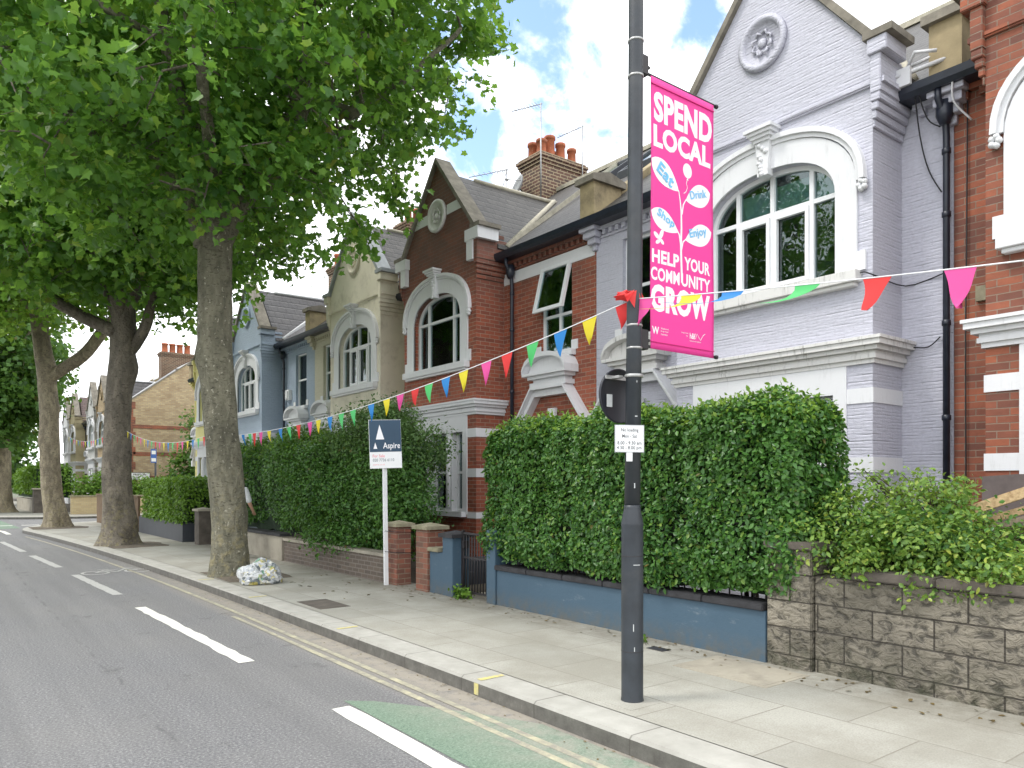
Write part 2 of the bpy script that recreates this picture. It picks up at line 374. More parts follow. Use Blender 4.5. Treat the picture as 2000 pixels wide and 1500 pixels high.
    M['dark_in'] = m_plain('dark_room', (.05, .065, .07), .9, .2, 2)
    M['blind'] = m_plain('pale_blind', (.42, .46, .44), .9, .05, 3)
    M['curtain'] = m_plain('pale_curtain', (.35, .38, .38), .9, .15, 6)
    M['door'] = m_plain('dark_door_paint', (.03, .045, .06), .35, .1, 3)
    M['metal'] = m_plain('grey_metal', (.35, .35, .35), .4, .1, 8, metal=.8)
    M['wire'] = m_plain('black_cable', (.02, .02, .022), .6, .1, 8)
    m, nt, b = new_mat('window_glass')
    gl = N(nt, 'ShaderNodeBsdfGlossy', inp={'Roughness': .015}); gl.inputs['Color'].default_value = (.9, .95, .95, 1)
    tp = N(nt, 'ShaderNodeBsdfTransparent'); tp.inputs['Color'].default_value = (.62, .74, .74, 1)
    fr = N(nt, 'ShaderNodeLayerWeight', inp={'Blend': .22})
    ms = N(nt, 'ShaderNodeMixShader'); f = mathn(nt, 'ADD', mathn(nt, 'MULTIPLY', fr.outputs['Fresnel'], .9), .07)
    L(nt, f, ms.inputs[0]); L(nt, tp.outputs[0], ms.inputs[1]); L(nt, gl.outputs[0], ms.inputs[2])
    L(nt, ms.outputs[0], nt.nodes['Material Output'].inputs[0])
    bn = N(nt, 'ShaderNodeBump', inp={'Strength': .12, 'Distance': .02}); L(nt, noise_n(nt, coords(nt, 'POS'), 3.5, 2), bn.inputs['Height']); L(nt, bn.outputs[0], gl.inputs['Normal'])
    M['glass'] = m
    # --- garden walls
    m, nt, b = new_mat('blue_masonry_paint'); v = coords(nt, 'POS')
    c = mixc(nt, noise_n(nt, v, 3, 6), (.045, .088, .13), (.06, .108, .155))
    c = mixc(nt, ramp(nt, noise_n(nt, coords(nt, 'POS', (1, .35, 1.2)), 7, 8, .75), [(.60, g(0)), (.68, g(.7))]), c, (.17, .21, .24))
    sz = N(nt, 'ShaderNodeSeparateXYZ'); L(nt, v, sz.inputs[0]); lo = N(nt, 'ShaderNodeMapRange', inp={'From Min': .34, 'From Max': .12}); L(nt, sz.outputs['Z'], lo.inputs['Value'])
    c = mixc(nt, mathn(nt, 'MULTIPLY', lo.outputs[0], ramp(nt, noise_n(nt, v, 11, 7, .7), [(.35, g(0)), (.62, g(.85))])), c, (.11, .105, .085))
    L(nt, c, b.inputs['Base Color']); b.inputs['Roughness'].default_value = .65; bump(nt, b, noise_n(nt, v, 25, 6), .35, .01); M['wall_blue'] = m
    M['coping_black'] = m_plain('black_coping', (.028, .028, .032), .7, .35, 9, bumps=.4)
    m, nt, b = new_mat('rock_faced_block')
    v = coords(nt, 'UV')
    br = N(nt, 'ShaderNodeTexBrick', inp={'Scale': 1.0, 'Brick Width': .45, 'Row Height': .225, 'Mortar Size': .007, 'Mortar Smooth': .3}); L(nt, v, br.inputs['Vector'])
    br.inputs['Color1'].default_value = (.29, .26, .205, 1); br.inputs['Color2'].default_value = (.20, .18, .14, 1); br.inputs['Mortar'].default_value = (.12, .1, .075, 1)
    rk = noise_n(nt, coords(nt, 'UV', (1.0, 1.5, 1)), 10.5, 5, .6, .7)
    c = mixc(nt, ramp(nt, rk, [(.38, g(.8)), (.50, g(0))]), br.outputs['Color'], (.04, .036, .03))
    c = mixc(nt, mathn(nt, 'MULTIPLY', br.outputs['Fac'], .8), c, (.045, .038, .03))
    c = mixc(nt, ramp(nt, noise_n(nt, v, 2, 5), [(.4, g(0)), (.7, g(.5))]), c, (.07, .065, .05))
    gz = N(nt, 'ShaderNodeSeparateXYZ'); L(nt, v, gz.inputs[0])
    mz = N(nt, 'ShaderNodeMapRange', inp={'From Min': .42, 'From Max': .12}); L(nt, gz.outputs['Y'], mz.inputs['Value'])
    c = mixc(nt, mathn(nt, 'MULTIPLY', mz.outputs[0], ramp(nt, noise_n(nt, v, 8, 6), [(.4, g(0)), (.65, g(.8))])), c, (.04, .045, .02))
    L(nt, c, b.inputs['Base Color']); b.inputs['Roughness'].default_value = .7
    bump(nt, b, mathn(nt, 'SUBTRACT', mathn(nt, 'MULTIPLY', rk, 2.2), br.outputs['Fac']), 1, .035)
    M['rock'] = m
    M['concrete'] = m_plain('stained_concrete', (.34, .31, .25), .85, .15, 3, bumps=.2, dirt=((.13, .11, .09), .6))
    M['brown_stone'] = m_plain('brown_stone', (.10, .085, .07), .8, .3, 6, bumps=.5)
    M['planter'] = m_plain('dark_grey_paint', (.035, .04, .05), .55, .15, 3)
    M['pier_cap'] = m_plain('mossy_cap_stone', (.26, .235, .16), .9, .25, 9, bumps=.5, dirt=((.12, .13, .05), .6))
    M['iron'] = m_plain('black_iron', (.025, .022, .024), .5, .2, 12)
    M['timber_fence'] = m_plain('brown_timber', (.14, .09, .05), .8, .2, 4)
    # --- street things
    M['post'] = m_plain('black_post_paint', (.030, .036, .044), .45, .25, 7, bumps=.08, dirt=((.09, .085, .075), .35))
    M['steel_band'] = m_plain('steel_band', (.42, .42, .41), .35, .15, 30, metal=.6)
    M['sign_back'] = m_plain('sign_back_black', (.012, .014, .022), .4, .2, 5)
    M['sign_white'] = m_plain('white_sign_face', (.80, .81, .82), .4, .02, 5)
    M['sign_grey'] = m_plain('grey_sign_edge', (.35, .36, .37), .5, .05, 5)
    M['ink'] = m_plain('black_ink', (.03, .03, .035), .6, .05, 5)
    M['ink_grey'] = m_plain('grey_ink', (.2, .24, .26), .6, .05, 5)
    M['ink_red'] = m_plain('faded_red_ink', (.82, .33, .36), .6, .08, 25)
    M['ink_white'] = m_plain('white_print', (.84, .84, .86), .5, .02, 5)
    M['ink_blue'] = m_plain('light_blue_print', (.16, .50, .80), .5, .05, 5)
    M['navy'] = m_plain('navy_board', (.018, .055, .10), .45, .08, 3)
    M['sticker'] = m_plain('grey_sticker', (.5, .52, .52), .6, .1, 20)
    M['sign_blue'] = m_plain('blue_sign', (.05, .14, .45), .4, .05, 5)
    def fabric(name, col, tl=.3, rough=.6):
        m, nt, b = new_mat(name)
        v = coords(nt, 'POS')
        c = mixc(nt, noise_n(nt, v, 3, 4), tuple(x * .9 for x in col), col)
        L(nt, c, b.inputs['Base Color']); b.inputs['Roughness'].default_value = rough
        tr = N(nt, 'ShaderNodeBsdfTranslucent'); L(nt, c, tr.inputs[0])
        ms = N(nt, 'ShaderNodeMixShader', inp={'Fac': tl}); L(nt, b.outputs[0], ms.inputs[1]); L(nt, tr.outputs[0], ms.inputs[2])
        L(nt, ms.outputs[0], nt.nodes['Material Output'].inputs[0])
        return m
    M['banner'] = fabric('pink_banner_vinyl', (.92, .06, .37), .12)
    M['f_red'] = fabric('red_pennant', (.80, .05, .05)); M['f_pink'] = fabric('pink_pennant', (.85, .10, .38))
    M['f_green'] = fabric('green_pennant', (.10, .60, .18)); M['f_blue'] = fabric('blue_pennant', (.03, .26, .68))
    M['f_yellow'] = fabric('yellow_pennant', (.85, .72, .04))
    M['cord'] = m_plain('white_cord', (.75, .76, .78), .6, .05, 9)
    # timber offcuts
    m, nt, b = new_mat('rough_timber'); v = coords(nt, 'OBJ', (1, 12, 12))
    c = ramp(nt, noise_n(nt, v, 3, 6, .6), [(.3, (.30, .19, .09)), (.6, (.55, .40, .22)), (.8, (.62, .48, .3))])
    L(nt, c, b.inputs['Base Color']); b.inputs['Roughness'].default_value = .8; M['timber'] = m
    M['timber_grey'] = m_plain('grey_old_timber', (.24, .19, .14), .85, .3, 9)
    M['board_grey'] = m_plain('grey_brown_board', (.13, .105, .10), .7, .25, 5, dirt=((.22, .2, .19), .5))
    # plants
    M['leaf_plane'] = m_leaf('plane_tree_leaf', (.026, .100, .026), (.145, .31, .05), .50, .36, (.36, .62, .07), (.34, .46, .06))
    M['leaf_plane2'] = m_leaf('plane_tree_leaf_bright', (.05, .15, .02), (.20, .36, .05), .5, .45, (.42, .62, .07), (.4, .5, .06))
    M['leaf_far'] = m_leaf('far_tree_leaf', (.03, .09, .025), (.10, .21, .04), .42, .5)
    M['leaf_privet'] = m_leaf('privet_leaf', (.022, .085, .022), (.10, .235, .045), .28, .33, (.2, .38, .03), (.2, .3, .05))
    M['leaf_shoot'] = m_leaf('privet_new_shoot', (.10, .22, .03), (.22, .36, .05), .3, .4, (.35, .5, .05))
    M['leaf_bright'] = m_leaf('bright_shrub_leaf', (.045, .13, .03), (.22, .36, .06), .3, .38, (.4, .52, .05), (.46, .50, .10))
    M['leaf_dark'] = m_leaf('dark_hedge_leaf', (.018, .075, .018), (.085, .20, .035), .22, .42)
    M['leaf_olive'] = m_leaf('grey_green_leaf', (.035, .09, .03), (.13, .23, .07), .3, .45)
    M['leaf_lime'] = m_leaf('lime_hedge_leaf', (.05, .13, .015), (.16, .30, .03), .3, .45)
    M['twig'] = m_plain('dark_twigs', (.035, .028, .018), .95, .3, 8)
    M['core'] = m_plain('dark_hedge_core', (.012, .028, .010), .95, .4, 9, bumps=.8)
    M['litter'] = m_leaf('dry_leaf_litter', (.05, .035, .02), (.16, .11, .04), .1, .8)
    M['bark1'] = m_bark('plane_bark_olive', (.195, .185, .13), (.245, .23, .165), (.55, .52, .42), 1.3, .9)
    M['bark2'] = m_bark('plane_bark_dark', (.19, .165, .13), (.26, .225, .175), (.38, .33, .25), 1.3, .5)
    M['bark3'] = m_bark('plane_bark_pale', (.28, .235, .165), (.40, .345, .24), (.5, .45, .28), 1.5, .6)
build_materials()

# ---------------------------------------------------------------- object helpers
def tag(o, label=None, cat=None, group=None, kind=None):
    if label: o['label'] = label
    if cat: o['category'] = cat
    if group: o['group'] = group
    if kind: o['kind'] = kind
    return o
def empty(name, loc, label, cat, group=None):
    o = bpy.data.objects.new(name, None); COL.objects.link(o)
    o.location = loc; o.empty_display_size = .2
    tag(o, label, cat, group); return o

def box_uv(me):
    uv = me.uv_layers.new(name='UVMap')
    n = len(me.loops)
    if n == 0: return
    co = np.empty(len(me.vertices) * 3, 'f'); me.vertices.foreach_get('co', co); co = co.reshape(-1, 3)
    lv = np.empty(n, 'i'); me.loops.foreach_get('vertex_index', lv)
    pn = np.empty(len(me.polygons) * 3, 'f'); me.polygons.foreach_get('normal', pn); pn = pn.reshape(-1, 3)
    lt = np.empty(len(me.polygons), 'i'); me.polygons.foreach_get('loop_total', lt)
    fn = np.repeat(pn, lt, axis=0); p = co[lv]
    a = np.abs(fn); out = np.empty((n, 2), 'f')
    hx = (a[:, 0] >= a[:, 1])
    horiz = (a[:, 2] > .9)
    # along-slope coordinate for pitched faces so courses keep their spacing
    hl = np.sqrt(np.maximum(1e-6, 1 - fn[:, 2] ** 2))
    zz = p[:, 2] / np.maximum(hl, .2)
    out[:, 0] = np.where(horiz, p[:, 1], np.where(hx, p[:, 1], p[:, 0]))
    out[:, 1] = np.where(horiz, p[:, 0], zz)
    uv.data.foreach_set('uv', out.ravel())

class MB:
    """collects shapes in world metres and links them as ONE mesh object"""
    def __init__(s, T=None): s.v = []; s.f = []; s.T = T or (lambda p: p); s.smooth = []
    def add(s, vs, fs, smooth=False):
        o = len(s.v); s.v += [s.T(tuple(p)) for p in vs]; s.f += [tuple(i + o for i in f) for f in fs]; s.smooth += [smooth] * len(fs); return s
    def box(s, x0, x1, y0, y1, z0, z1):
        return s.add([(x0, y0, z0), (x1, y0, z0), (x1, y1, z0), (x0, y1, z0), (x0, y0, z1), (x1, y0, z1), (x1, y1, z1), (x0, y1, z1)],
                     [(0, 3, 2, 1), (4, 5, 6, 7), (0, 1, 5, 4), (1, 2, 6, 5), (2, 3, 7, 6), (3, 0, 4, 7)])
    def prism(s, poly, axis, a, b):
        """poly in the two other axes (in x,y,z order), extruded along axis"""
        n = len(poly); vs = []
        for t in (a, b):
            for p, q in poly: vs.append({'x': (t, p, q), 'y': (p, t, q), 'z': (p, q, t)}[axis])
        return s.add(vs, [tuple(range(n))[::-1], tuple(range(n, 2 * n))] + [(i, (i + 1) % n, (i + 1) % n + n, i + n) for i in range(n)])
    def strip(s, A, B, axis, a, b):
        """band between two equal-length 2D polylines, extruded: ring / arch pieces"""
        n = len(A)
        def P(t, p): return {'x': (t, p[0], p[1]), 'y': (p[0], t, p[1]), 'z': (p[0], p[1], t)}[axis]
        vs = [P(a, p) for p in A] + [P(a, p) for p in B] + [P(b, p) for p in A] + [P(b, p) for p in B]
        fs = []
        for i in range(n - 1):
            fs += [(i, i + 1, n + i + 1, n + i), (2 * n + i, 3 * n + i, 3 * n + i + 1, 2 * n + i + 1), (i, 2 * n + i, 2 * n + i + 1, i + 1), (n + i, n + i + 1, 3 * n + i + 1, 3 * n + i)]
        fs += [(0, n, 3 * n, 2 * n), (n - 1, 3 * n - 1, 4 * n - 1, 2 * n - 1)]
        return s.add(vs, fs)
    def tube(s, pts, rad, seg=8, caps=True, smooth=True, flat=None):
        pts = [Vector(p) for p in pts]; n = len(pts)
        if isinstance(rad, (int, float)): rad = [rad] * n
        vs = []; up = Vector((0, 0, 1)); prevx = None
        for i, p in enumerate(pts):
            d = (pts[min(i + 1, n - 1)] - pts[max(i - 1, 0)]).normalized()
            if prevx is None:
                x = d.cross(up);
                if x.length < .05: x = Vector((1, 0, 0)) - d * d.x
            else: x = prevx - d * prevx.dot(d)
            x.normalize(); y = d.cross(x); prevx = x
            for k in range(seg):
                a = 2 * math.pi * k / seg
                vs.append(tuple(p + (x * math.cos(a) + y * math.sin(a)) * rad[i]))
        fs = [(i * seg + k, i * seg + (k + 1) % seg, (i + 1) * seg + (k + 1) % seg, (i + 1) * seg + k) for i in range(n - 1) for k in range(seg)]
        if caps: fs += [tuple(range(seg))[::-1], tuple(range((n - 1) * seg, n * seg))]
        return s.add(vs, fs, smooth)
    def lathe(s, c, prof, seg=16, axis='z'):
        """prof: (radius, height) pairs around a vertical (or x / y) axis through c"""
        vs = []
        for r, h in prof:
            for k in range(seg):
                a = 2 * math.pi * k / seg; q, w = r * math.cos(a), r * math.sin(a)
                vs.append({'z': (c[0] + q, c[1] + w, c[2] + h), 'x': (c[0] + h, c[1] + q, c[2] + w), 'y': (c[0] + q, c[1] + h, c[2] + w)}[axis])
        n = len(prof)
        fs = [(i * seg + k, i * seg + (k + 1) % seg, (i + 1) * seg + (k + 1) % seg, (i + 1) * seg + k) for i in range(n - 1) for k in range(seg)]
        fs += [tuple(range(seg))[::-1], tuple(range((n - 1) * seg, n * seg))]
        return s.add(vs, fs, True)
    def build(s, name, mat, parent=None, label=None, bevel=0, origin=None, uv=True, recalc=True):
        me = bpy.data.meshes.new(name)
        rt = parent
        while rt is not None and rt.parent is not None: rt = rt.parent
        o0 = Vector(rt.location) if rt is not None else Vector(origin or (0, 0, 0))
        me.from_pydata([tuple(Vector(p)) for p in s.v], [], s.f); me.update()
        if any(s.smooth): me.polygons.foreach_set('use_smooth', s.smooth)
        if recalc or bevel:
            bm = bmesh.new(); bm.from_mesh(me)
            if bevel:
                bmesh.ops.remove_doubles(bm, verts=bm.verts, dist=1e-5)
                es = [e for e in bm.edges if len(e.link_faces) == 2 and e.calc_face_angle(0) > .6]
                bmesh.ops.bevel(bm, geom=es, offset=bevel, segments=2, affect='EDGES', clamp_overlap=True)
            bmesh.ops.recalc_face_normals(bm, faces=bm.faces); bm.to_mesh(me); bm.free()
        if uv: box_uv(me)
        if o0.length > 0:
            me.transform(Matrix.Translation(-o0))
        me.materials.append(M[mat] if isinstance(mat, str) else mat)
        ob = bpy.data.objects.new(name, me); COL.objects.link(ob)
        if rt is not None: ob.parent = parent
        else: ob.location = o0
        if label: ob['label'] = label
        return ob
def arch_pts(c, hw, zs, rise, zb, n=20, pw=2.3):
    """profile of an arched opening: up the left jamb, over the (super)elliptic head, down the right jamb"""
    pts = [(c - hw, zb)]
    for i in range(n + 1):
        a = math.pi * (1 - i / n); ca, sa = math.cos(a), math.sin(a)
        pts.append((c + hw * math.copysign(abs(ca) ** (2 / pw), ca), zs + rise * abs(sa) ** (2 / pw)))
    pts.append((c + hw, zb)); return pts

def window_at(nm, T, parent, x, s0, s1, z0, z1, ms=(), transoms=(), fw=.055, depth=.07, mat='white_gloss', lab=None):
    """rectangular window: frame with mullions / transoms, glass pane as its sub-part"""
    m = MB(T)
    m.box(x, x + depth, s0, s0 + fw, z0, z1); m.box(x, x + depth, s1 - fw, s1, z0, z1)
    m.box(x, x + depth, s0 + fw, s1 - fw, z0, z0 + fw); m.box(x, x + depth, s0 + fw, s1 - fw, z1 - fw, z1)
    for q in ms: m.box(x + .004, x + depth - .004, q - fw / 2, q + fw / 2, z0 + fw, z1 - fw)
    for q in transoms: m.box(x + .008, x + depth - .008, s0 + fw, s1 - fw, q - fw / 2, q + fw / 2)
    w = m.build(nm, mat, parent, lab)
    p = MB(T); p.box(x + depth * .5, x + depth * .5 + .006, s0 + .01, s1 - .01, z0 + .01, z1 - .01); p.build('pane', 'glass', w)
    return w

XM, XB = 9.0, 8.33
def house(name, label, cat, y0, sgn, W, wall, trim='white', roof='slate', band=True, coping='stone', medal=None, dirty=False,
          mullions=(1.38, 1.92, 2.43), off=0., bay_wall=None, lintel=False, cap='tan', hi=True, group='terraced houses along the street', side=None, upmat=None, gable_band=False,
          kneeler=None, opening=False, frame='white_gloss', string=True, blinds=False, group_on=True):
    root = empty(name, (XM, y0, .12), label, cat, group if group_on else None)
    T = lambda p: (p[0], y0 + sgn * p[1], p[2])
    bw = bay_wall or wall; medal = medal or bw; kneeler = kneeler or bw
    b0, b1, bc = .57 + off, 3.37 + off, 1.97 + off          # bay edges / centre
    ms = [q + off for q in mullions]
    wc, hw = 1.92 + off, .92                                # first-floor window
    ZC, ZE = 3.05, 5.98                                     # first-floor cornice, eaves
    sd = W - 1.05                                           # door centre
    # ---- main wall, with openings for the door and the small window above it
    m = MB(T)
    x0, x1 = XM, XM + .25
    m.box(x0, x1, 0.003, b0 + .1, .1, ZE); u0, u1 = W - 1.47, W - .62
    m.box(x0, x1, b1 - .1, sd - .5, .1, 2.2); m.box(x0, x1, sd + .5, W - .003, .1, 2.2)
    A = arch_pts(sd, .5, 2.2, .5, 2.2, 12, 2.0)
    m.strip(A, [(p[0], 3.3) for p in A], 'x', x0, x1)
    m.box(x0, x1, b1 - .1, sd - .5, 2.2, 3.3); m.box(x0, x1, sd + .5, W - .003, 2.2, 3.3)
    m.box(x0, x1, b1 - .1, W - .003, 3.3, 4.03); m.box(x0, x1, b1 - .1, u0, 4.03, 5.66); m.box(x0, x1, u1, W - .003, 4.03, 5.66)
    m.box(x0, x1, b1 - .1, W - .003, 5.66, ZE)
    m.build('wall', wall, root)
    # ---- bay: piers and returns, pieces around the arched window, gable
    m = MB(T); t = .22
    top = 6.55
    m.box(XB + t, XM, b0, b0 + .16, .1, top); m.box(XB + t, XM, b1 - .16, b1, .1, top)
    m.box(XB, XB + t, b0, b0 + .42, .1, ZC); m.box(XB, XB + t, b1 - .42, b1, .1, ZC)
    m.box(XB, XB + t, b0 + .42, b1 - .42, .1, 1.05); m.box(XB, XB + t, b0 + .42, b1 - .42, 2.78, ZC)
    m.box(XB, XB + t, b0, b1, ZC, 3.98)
    zs, rise = 5.0, .58
    m.box(XB, XB + t, b0, wc - hw, 3.98, zs); m.box(XB, XB + t, wc + hw, b1, 3.98, zs)
    A = arch_pts(wc, hw, zs, rise, zs, 24); gt = 5.95
    m.strip(A, [(p[0], gt) for p in A], 'x', XB, XB + t)
    m.box(XB, XB + t, b0, wc - hw, zs, gt); m.box(XB, XB + t, wc + hw, b1, zs, gt)
    m.prism([(b0, gt), (b1, gt), (b1, top), (bc, 8.3), (b0, top)], 'x', XB, XB + t)
    bay = m.build('bay_wall', bw, root)
    # ---- stepped corbels at the bay corners, under the kneelers
    for s_, d in ((b0, -1), (b1, 1)):
        m = MB(T)
        for k in range(4):
            w_ = .028 * (k + 1)
            a, b_ = sorted((s_ + d * .001, s_ + d * w_))
            m.box(XB - w_ * .6, XM - .02, a, b_, 5.62 + k * .09, 5.71 + k * .09 - .002)
        a, b_ = sorted((s_ + d * .001, s_ + d * .12)); m.box(XB - .07, XM - .02, a, b_, 5.98, top - .15)
        a, b_ = sorted((s_ - d * .02, s_ + d * .2)); m.box(XB - .1, XB + .36, a, b_, top - .15, top + .02)
        m.build('corbel', kneeler, root, bevel=.008)
    # ---- gable coping
    th = .09
    for d, s_ in ((-1, b0), (1, b1)):
        m = MB(T); P0 = (s_ + d * .02, top + .0); P1 = (bc, 8.3)
        m.prism([P0, P1, (P1[0], P1[1] + .11), (P0[0] + d * .03, P0[1] + .09)], 'x', XB - .07, XB + .3)
        a, b_ = sorted((s_ - d * .06, s_ + d * .27)); m.box(XB - .12, XB + .40, a, b_, top + .022, top + .10)
        m.build('gable_coping', coping, root)
    # ---- medallion
    m = MB(T); c = (XB, bc, 7.2)
    m.lathe((XB - .055, bc, 7.2), [(.34, .055), (.34, 0.0), (.29, -.015), (.26, .01), (.25, .04)], 28, 'x')
    for k in range(8):
        a = k * math.pi / 4; r = .12
        cx, cz = bc + r * math.cos(a), 7.2 + r * math.sin(a)
        m.tube([(XB - .03, cx, cz), (XB - .045, cx + .06 * math.cos(a + 1.3), cz + .06 * math.sin(a + 1.3)), (XB - .035, cx + .09 * math.cos(a + 2.2), cz + .09 * math.sin(a + 2.2))], [.02, .018, .008], 6)
    m.lathe((XB - .02, bc, 7.2), [(.07, 0), (.05, -.03), (.01, -.04)], 10, 'x')
    m.build('medallion', medal, root)
    if gable_band:
        m = MB(T); w0 = (8.3 - 7.13) / (8.3 - top) * (b1 - bc); w1 = (8.3 - 7.33) / (8.3 - top) * (b1 - bc)
        m.prism([(bc - w0, 7.13), (bc - .36, 7.13), (bc - .36, 7.33), (bc - w1, 7.33)], 'x', XB - .012, XB - .001)
        m.build('gable_band', trim, root); m = MB(T)
        m.prism([(bc + .36, 7.13), (bc + w0, 7.13), (bc + w1, 7.33), (bc + .36, 7.33)], 'x', XB - .012, XB - .001)
        m.build('gable_band', trim, root)
        for s_, d in ((b0, 1), (b1, -1)):
            m = MB(T); a, b_ = sorted((s_, s_ + d * .2)); m.box(XB - .10, XB - .001, a, b_, 5.98, top - .16); a, b_ = sorted((s_ - d * .21, s_ + d * .24)); m.box(XB - .115, XB + .38, a, b_, top - .2, top + .021)
            m.build('white_kneeler', trim, root)
    if string:
        m = MB(T); m.box(XB - .045, XB - .001, b0 - .02, b1 + .02, 6.1, 6.135); m.box(XB - .03, XB - .001, b0 - .02, b1 + .02, 6.08, 6.1)
        for s_, d in ((b0, -1), (b1, 1)):
            a, b_ = sorted((s_ + d * .121, s_ + d * .15)); m.box(XB - .045, XM - .02, a, b_, 6.08, 6.135)
        m.build('string_course', bw, root)
    # ---- white arch surround + label mould + keystone + sill
    m = MB(T)
    I = arch_pts(wc, hw, zs, rise, 4.06, 24); O = arch_pts(wc, hw + .26, zs + .02, rise + .26, 4.06, 24)
    m.strip(I, O, 'x', XB - .03, XB + .03)
    for s_ in (wc - hw - .36, wc + hw + .26): m.box(XB - .028, XB + .03, s_, s_ + .10, 4.06, 4.28)
    m.build('window_surround', trim, root)
    m = MB(T)
    for r0, r1, pj in ((.26, .31, .05), (.31, .37, .085)):
        A = arch_pts(wc, hw + r0, zs + .08, rise + r0 - .06, zs + .08, 24); B = arch_pts(wc, hw + r1, zs + .08, rise + r1 - .06, zs + .08, 24)
        m.strip(A, B, 'x', XB - pj, XB)
    for s_ in (wc - hw - .33, wc + hw + .33):
        for k in range(5):
            a = k * 1.257; m.lathe((XB - .05, s_ + .035 * math.cos(a), zs + .01 + .045 * math.sin(a)), [(.03, .03), (.035, 0), (.02, -.03)], 8, 'x')
    m.build('hood_mould', trim, root)
    m = MB(T); zk = zs + rise
    m.prism([(wc - .075, zk - .08), (wc + .075, zk - .08), (wc + .10, zk + .34), (wc - .10, zk + .34)], 'x', XB - .1, XB + .01)
    for k, (w_, p) in enumerate(((.11, .13), (.14, .16), (.17, .19), (.2, .22))): m.box(XB - p, XB, wc - w_, wc + w_, zk + .34 + k * .04, zk + .38 + k * .04 - .001)
    random.seed(5)
    for k in range(9):
        m.lathe((XB - .1, wc + random.uniform(-.05, .05), zk - .06 + k * .045), [(.03, .02), (.035, -.01), (.012, -.03)], 8, 'x')
    m.build('keystone', trim, root)
    m = MB(T); m.box(XB - .13, XB + .12, wc - hw - .30, wc + hw + .30, 3.93, 4.06); m.box(XB - .09, XB + .05, wc - hw - .26, wc + hw + .26, 3.885, 3.93)
    m.build('window_sill', 'white_dirty' if dirty else trim, root, bevel=.006)
    # ---- first floor window: frame (> pane)
    m = MB(T); fx, fd, fw = XB + .11, .07, .055
    I2 = arch_pts(wc, hw - fw, zs, rise - fw, 4.06 + fw, 24); O2 = arch_pts(wc, hw, zs, rise, 4.06, 24)
    m.strip(I2, O2, 'x', fx, fx + fd); m.box(fx, fx + fd, wc - hw, wc + hw, 4.06, 4.06 + fw)
    def ztop(s_):
        u = min(1, abs(s_ - wc) / hw); return zs + (rise - .02) * (1 - u ** 2.3) ** (1 / 2.3)
    for q in ms: m.box(fx + .003, fx + fd - .003, q - .028, q + .028, 4.06 + fw, ztop(q))
    m.box(fx + .006, fx + fd - .006, wc - hw + fw, wc + hw - fw, zs + .03, zs + .085)
    if len(ms) == 3:      # opening casements get a second, thicker frame
        for a, b_ in ((ms[0], ms[1]), (ms[1], ms[2])):
            for q0, q1 in ((a + .028, a + .075), (b_ - .075, b_ - .028)): m.box(fx - .02, fx + .03, q0, q1, 4.13, zs + .02)
            m.box(fx - .02, fx + .03, a + .075, b_ - .075, 4.13, 4.18); m.box(fx - .02, fx + .03, a + .075, b_ - .075, zs - .03, zs + .02)
    w = m.build('window', frame, root)
    m = MB(T); P = arch_pts(wc, hw - .01, zs, rise - .01, 4.08, 24)
    m.prism(P, 'x', fx + .04, fx + .046); m.build('pane', 'glass', w)
    if blinds:
        m = MB(T); m.box(fx + .1, fx + .11, wc - hw + .05, ms[-1] + .0, zs + .08, zs + .42); m.build('blind', 'blind', root)
    else:
        for a in (wc - hw + .06, wc + hw - .32):
            m = MB(T)
            for k in range(5): m.tube([(fx + .13, a + k * .055, 4.1), (fx + .13, a + k * .055, 5.3)], .035, 8)
            m.build('curtain', 'curtain', root)
    # ---- dark rooms behind the glass, upper floor slab, house body
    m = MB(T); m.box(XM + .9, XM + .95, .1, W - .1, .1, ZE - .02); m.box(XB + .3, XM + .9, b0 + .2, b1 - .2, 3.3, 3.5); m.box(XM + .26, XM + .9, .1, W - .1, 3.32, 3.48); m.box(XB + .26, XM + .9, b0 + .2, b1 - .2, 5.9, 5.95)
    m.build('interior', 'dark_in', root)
    # ---- first floor cornice wrapping the bay
    m = MB(T)
    for z0_, z1_, p in ((ZC - .05, ZC, .03), (ZC, ZC + .05, .06), (ZC + .05, ZC + .09, .045), (ZC + .09, ZC + .14, .10), (ZC + .14, ZC + .2, .15), (ZC + .2, ZC + .235, .17)):
        m.prism([(XM - .002, b0 - p), (XB - p, b0 - p), (XB - p, b1 + p), (XM - .002, b1 + p), (XM - .002, b1 + .002), (XB - .002, b1 + .002), (XB - .002, b0 - .002), (XM - .002, b0 - .002)], 'z', z0_, z1_)
    m.build('cornice', 'white_dirty' if dirty else trim, root)
    # ---- white bands and ground floor surround
    m = MB(T)
    if band:
        for zb in (2.56, 1.78, .98):
            h = .17 if zb > 1 else .12
            for a, b_ in ((b0 - .012, b0 + .30), (b1 - .30, b1 + .012)): m.box(XB - .012, XB - .001, a, b_, zb, zb + h)
            for a, b_ in ((b0 - .012, b0 - .001), (b1 + .001, b1 + .012)): m.box(XB - .001, XM - .002, a, b_, zb, zb + h)
    m.box(XB - .02, XB + .02, b0 + .30, b1 - .30, 2.68, ZC - .05); m.box(XB - .02, XB + .05, b0 + .30, b0 + .46, 1.05, 2.68); m.box(XB - .02, XB + .05, b1 - .46, b1 - .30, 1.05, 2.68)
    m.build('ground_floor_surround', trim, root)
    for q in (bc - .42, bc + .42):
        m = MB(T); m.box(XB + .0, XB + .2, q - .11, q + .11, 1.102, 2.7); m.tube([(XB + .0, q, 1.18), (XB + .0, q, 2.6)], .055, 10)
        m.build('bay_mullion', trim, root)
    m = MB(T); m.box(XB - .12, XB + .2, b0 + .34, b1 - .34, 1.0, 1.1); m.build('bay_sill', trim, root)
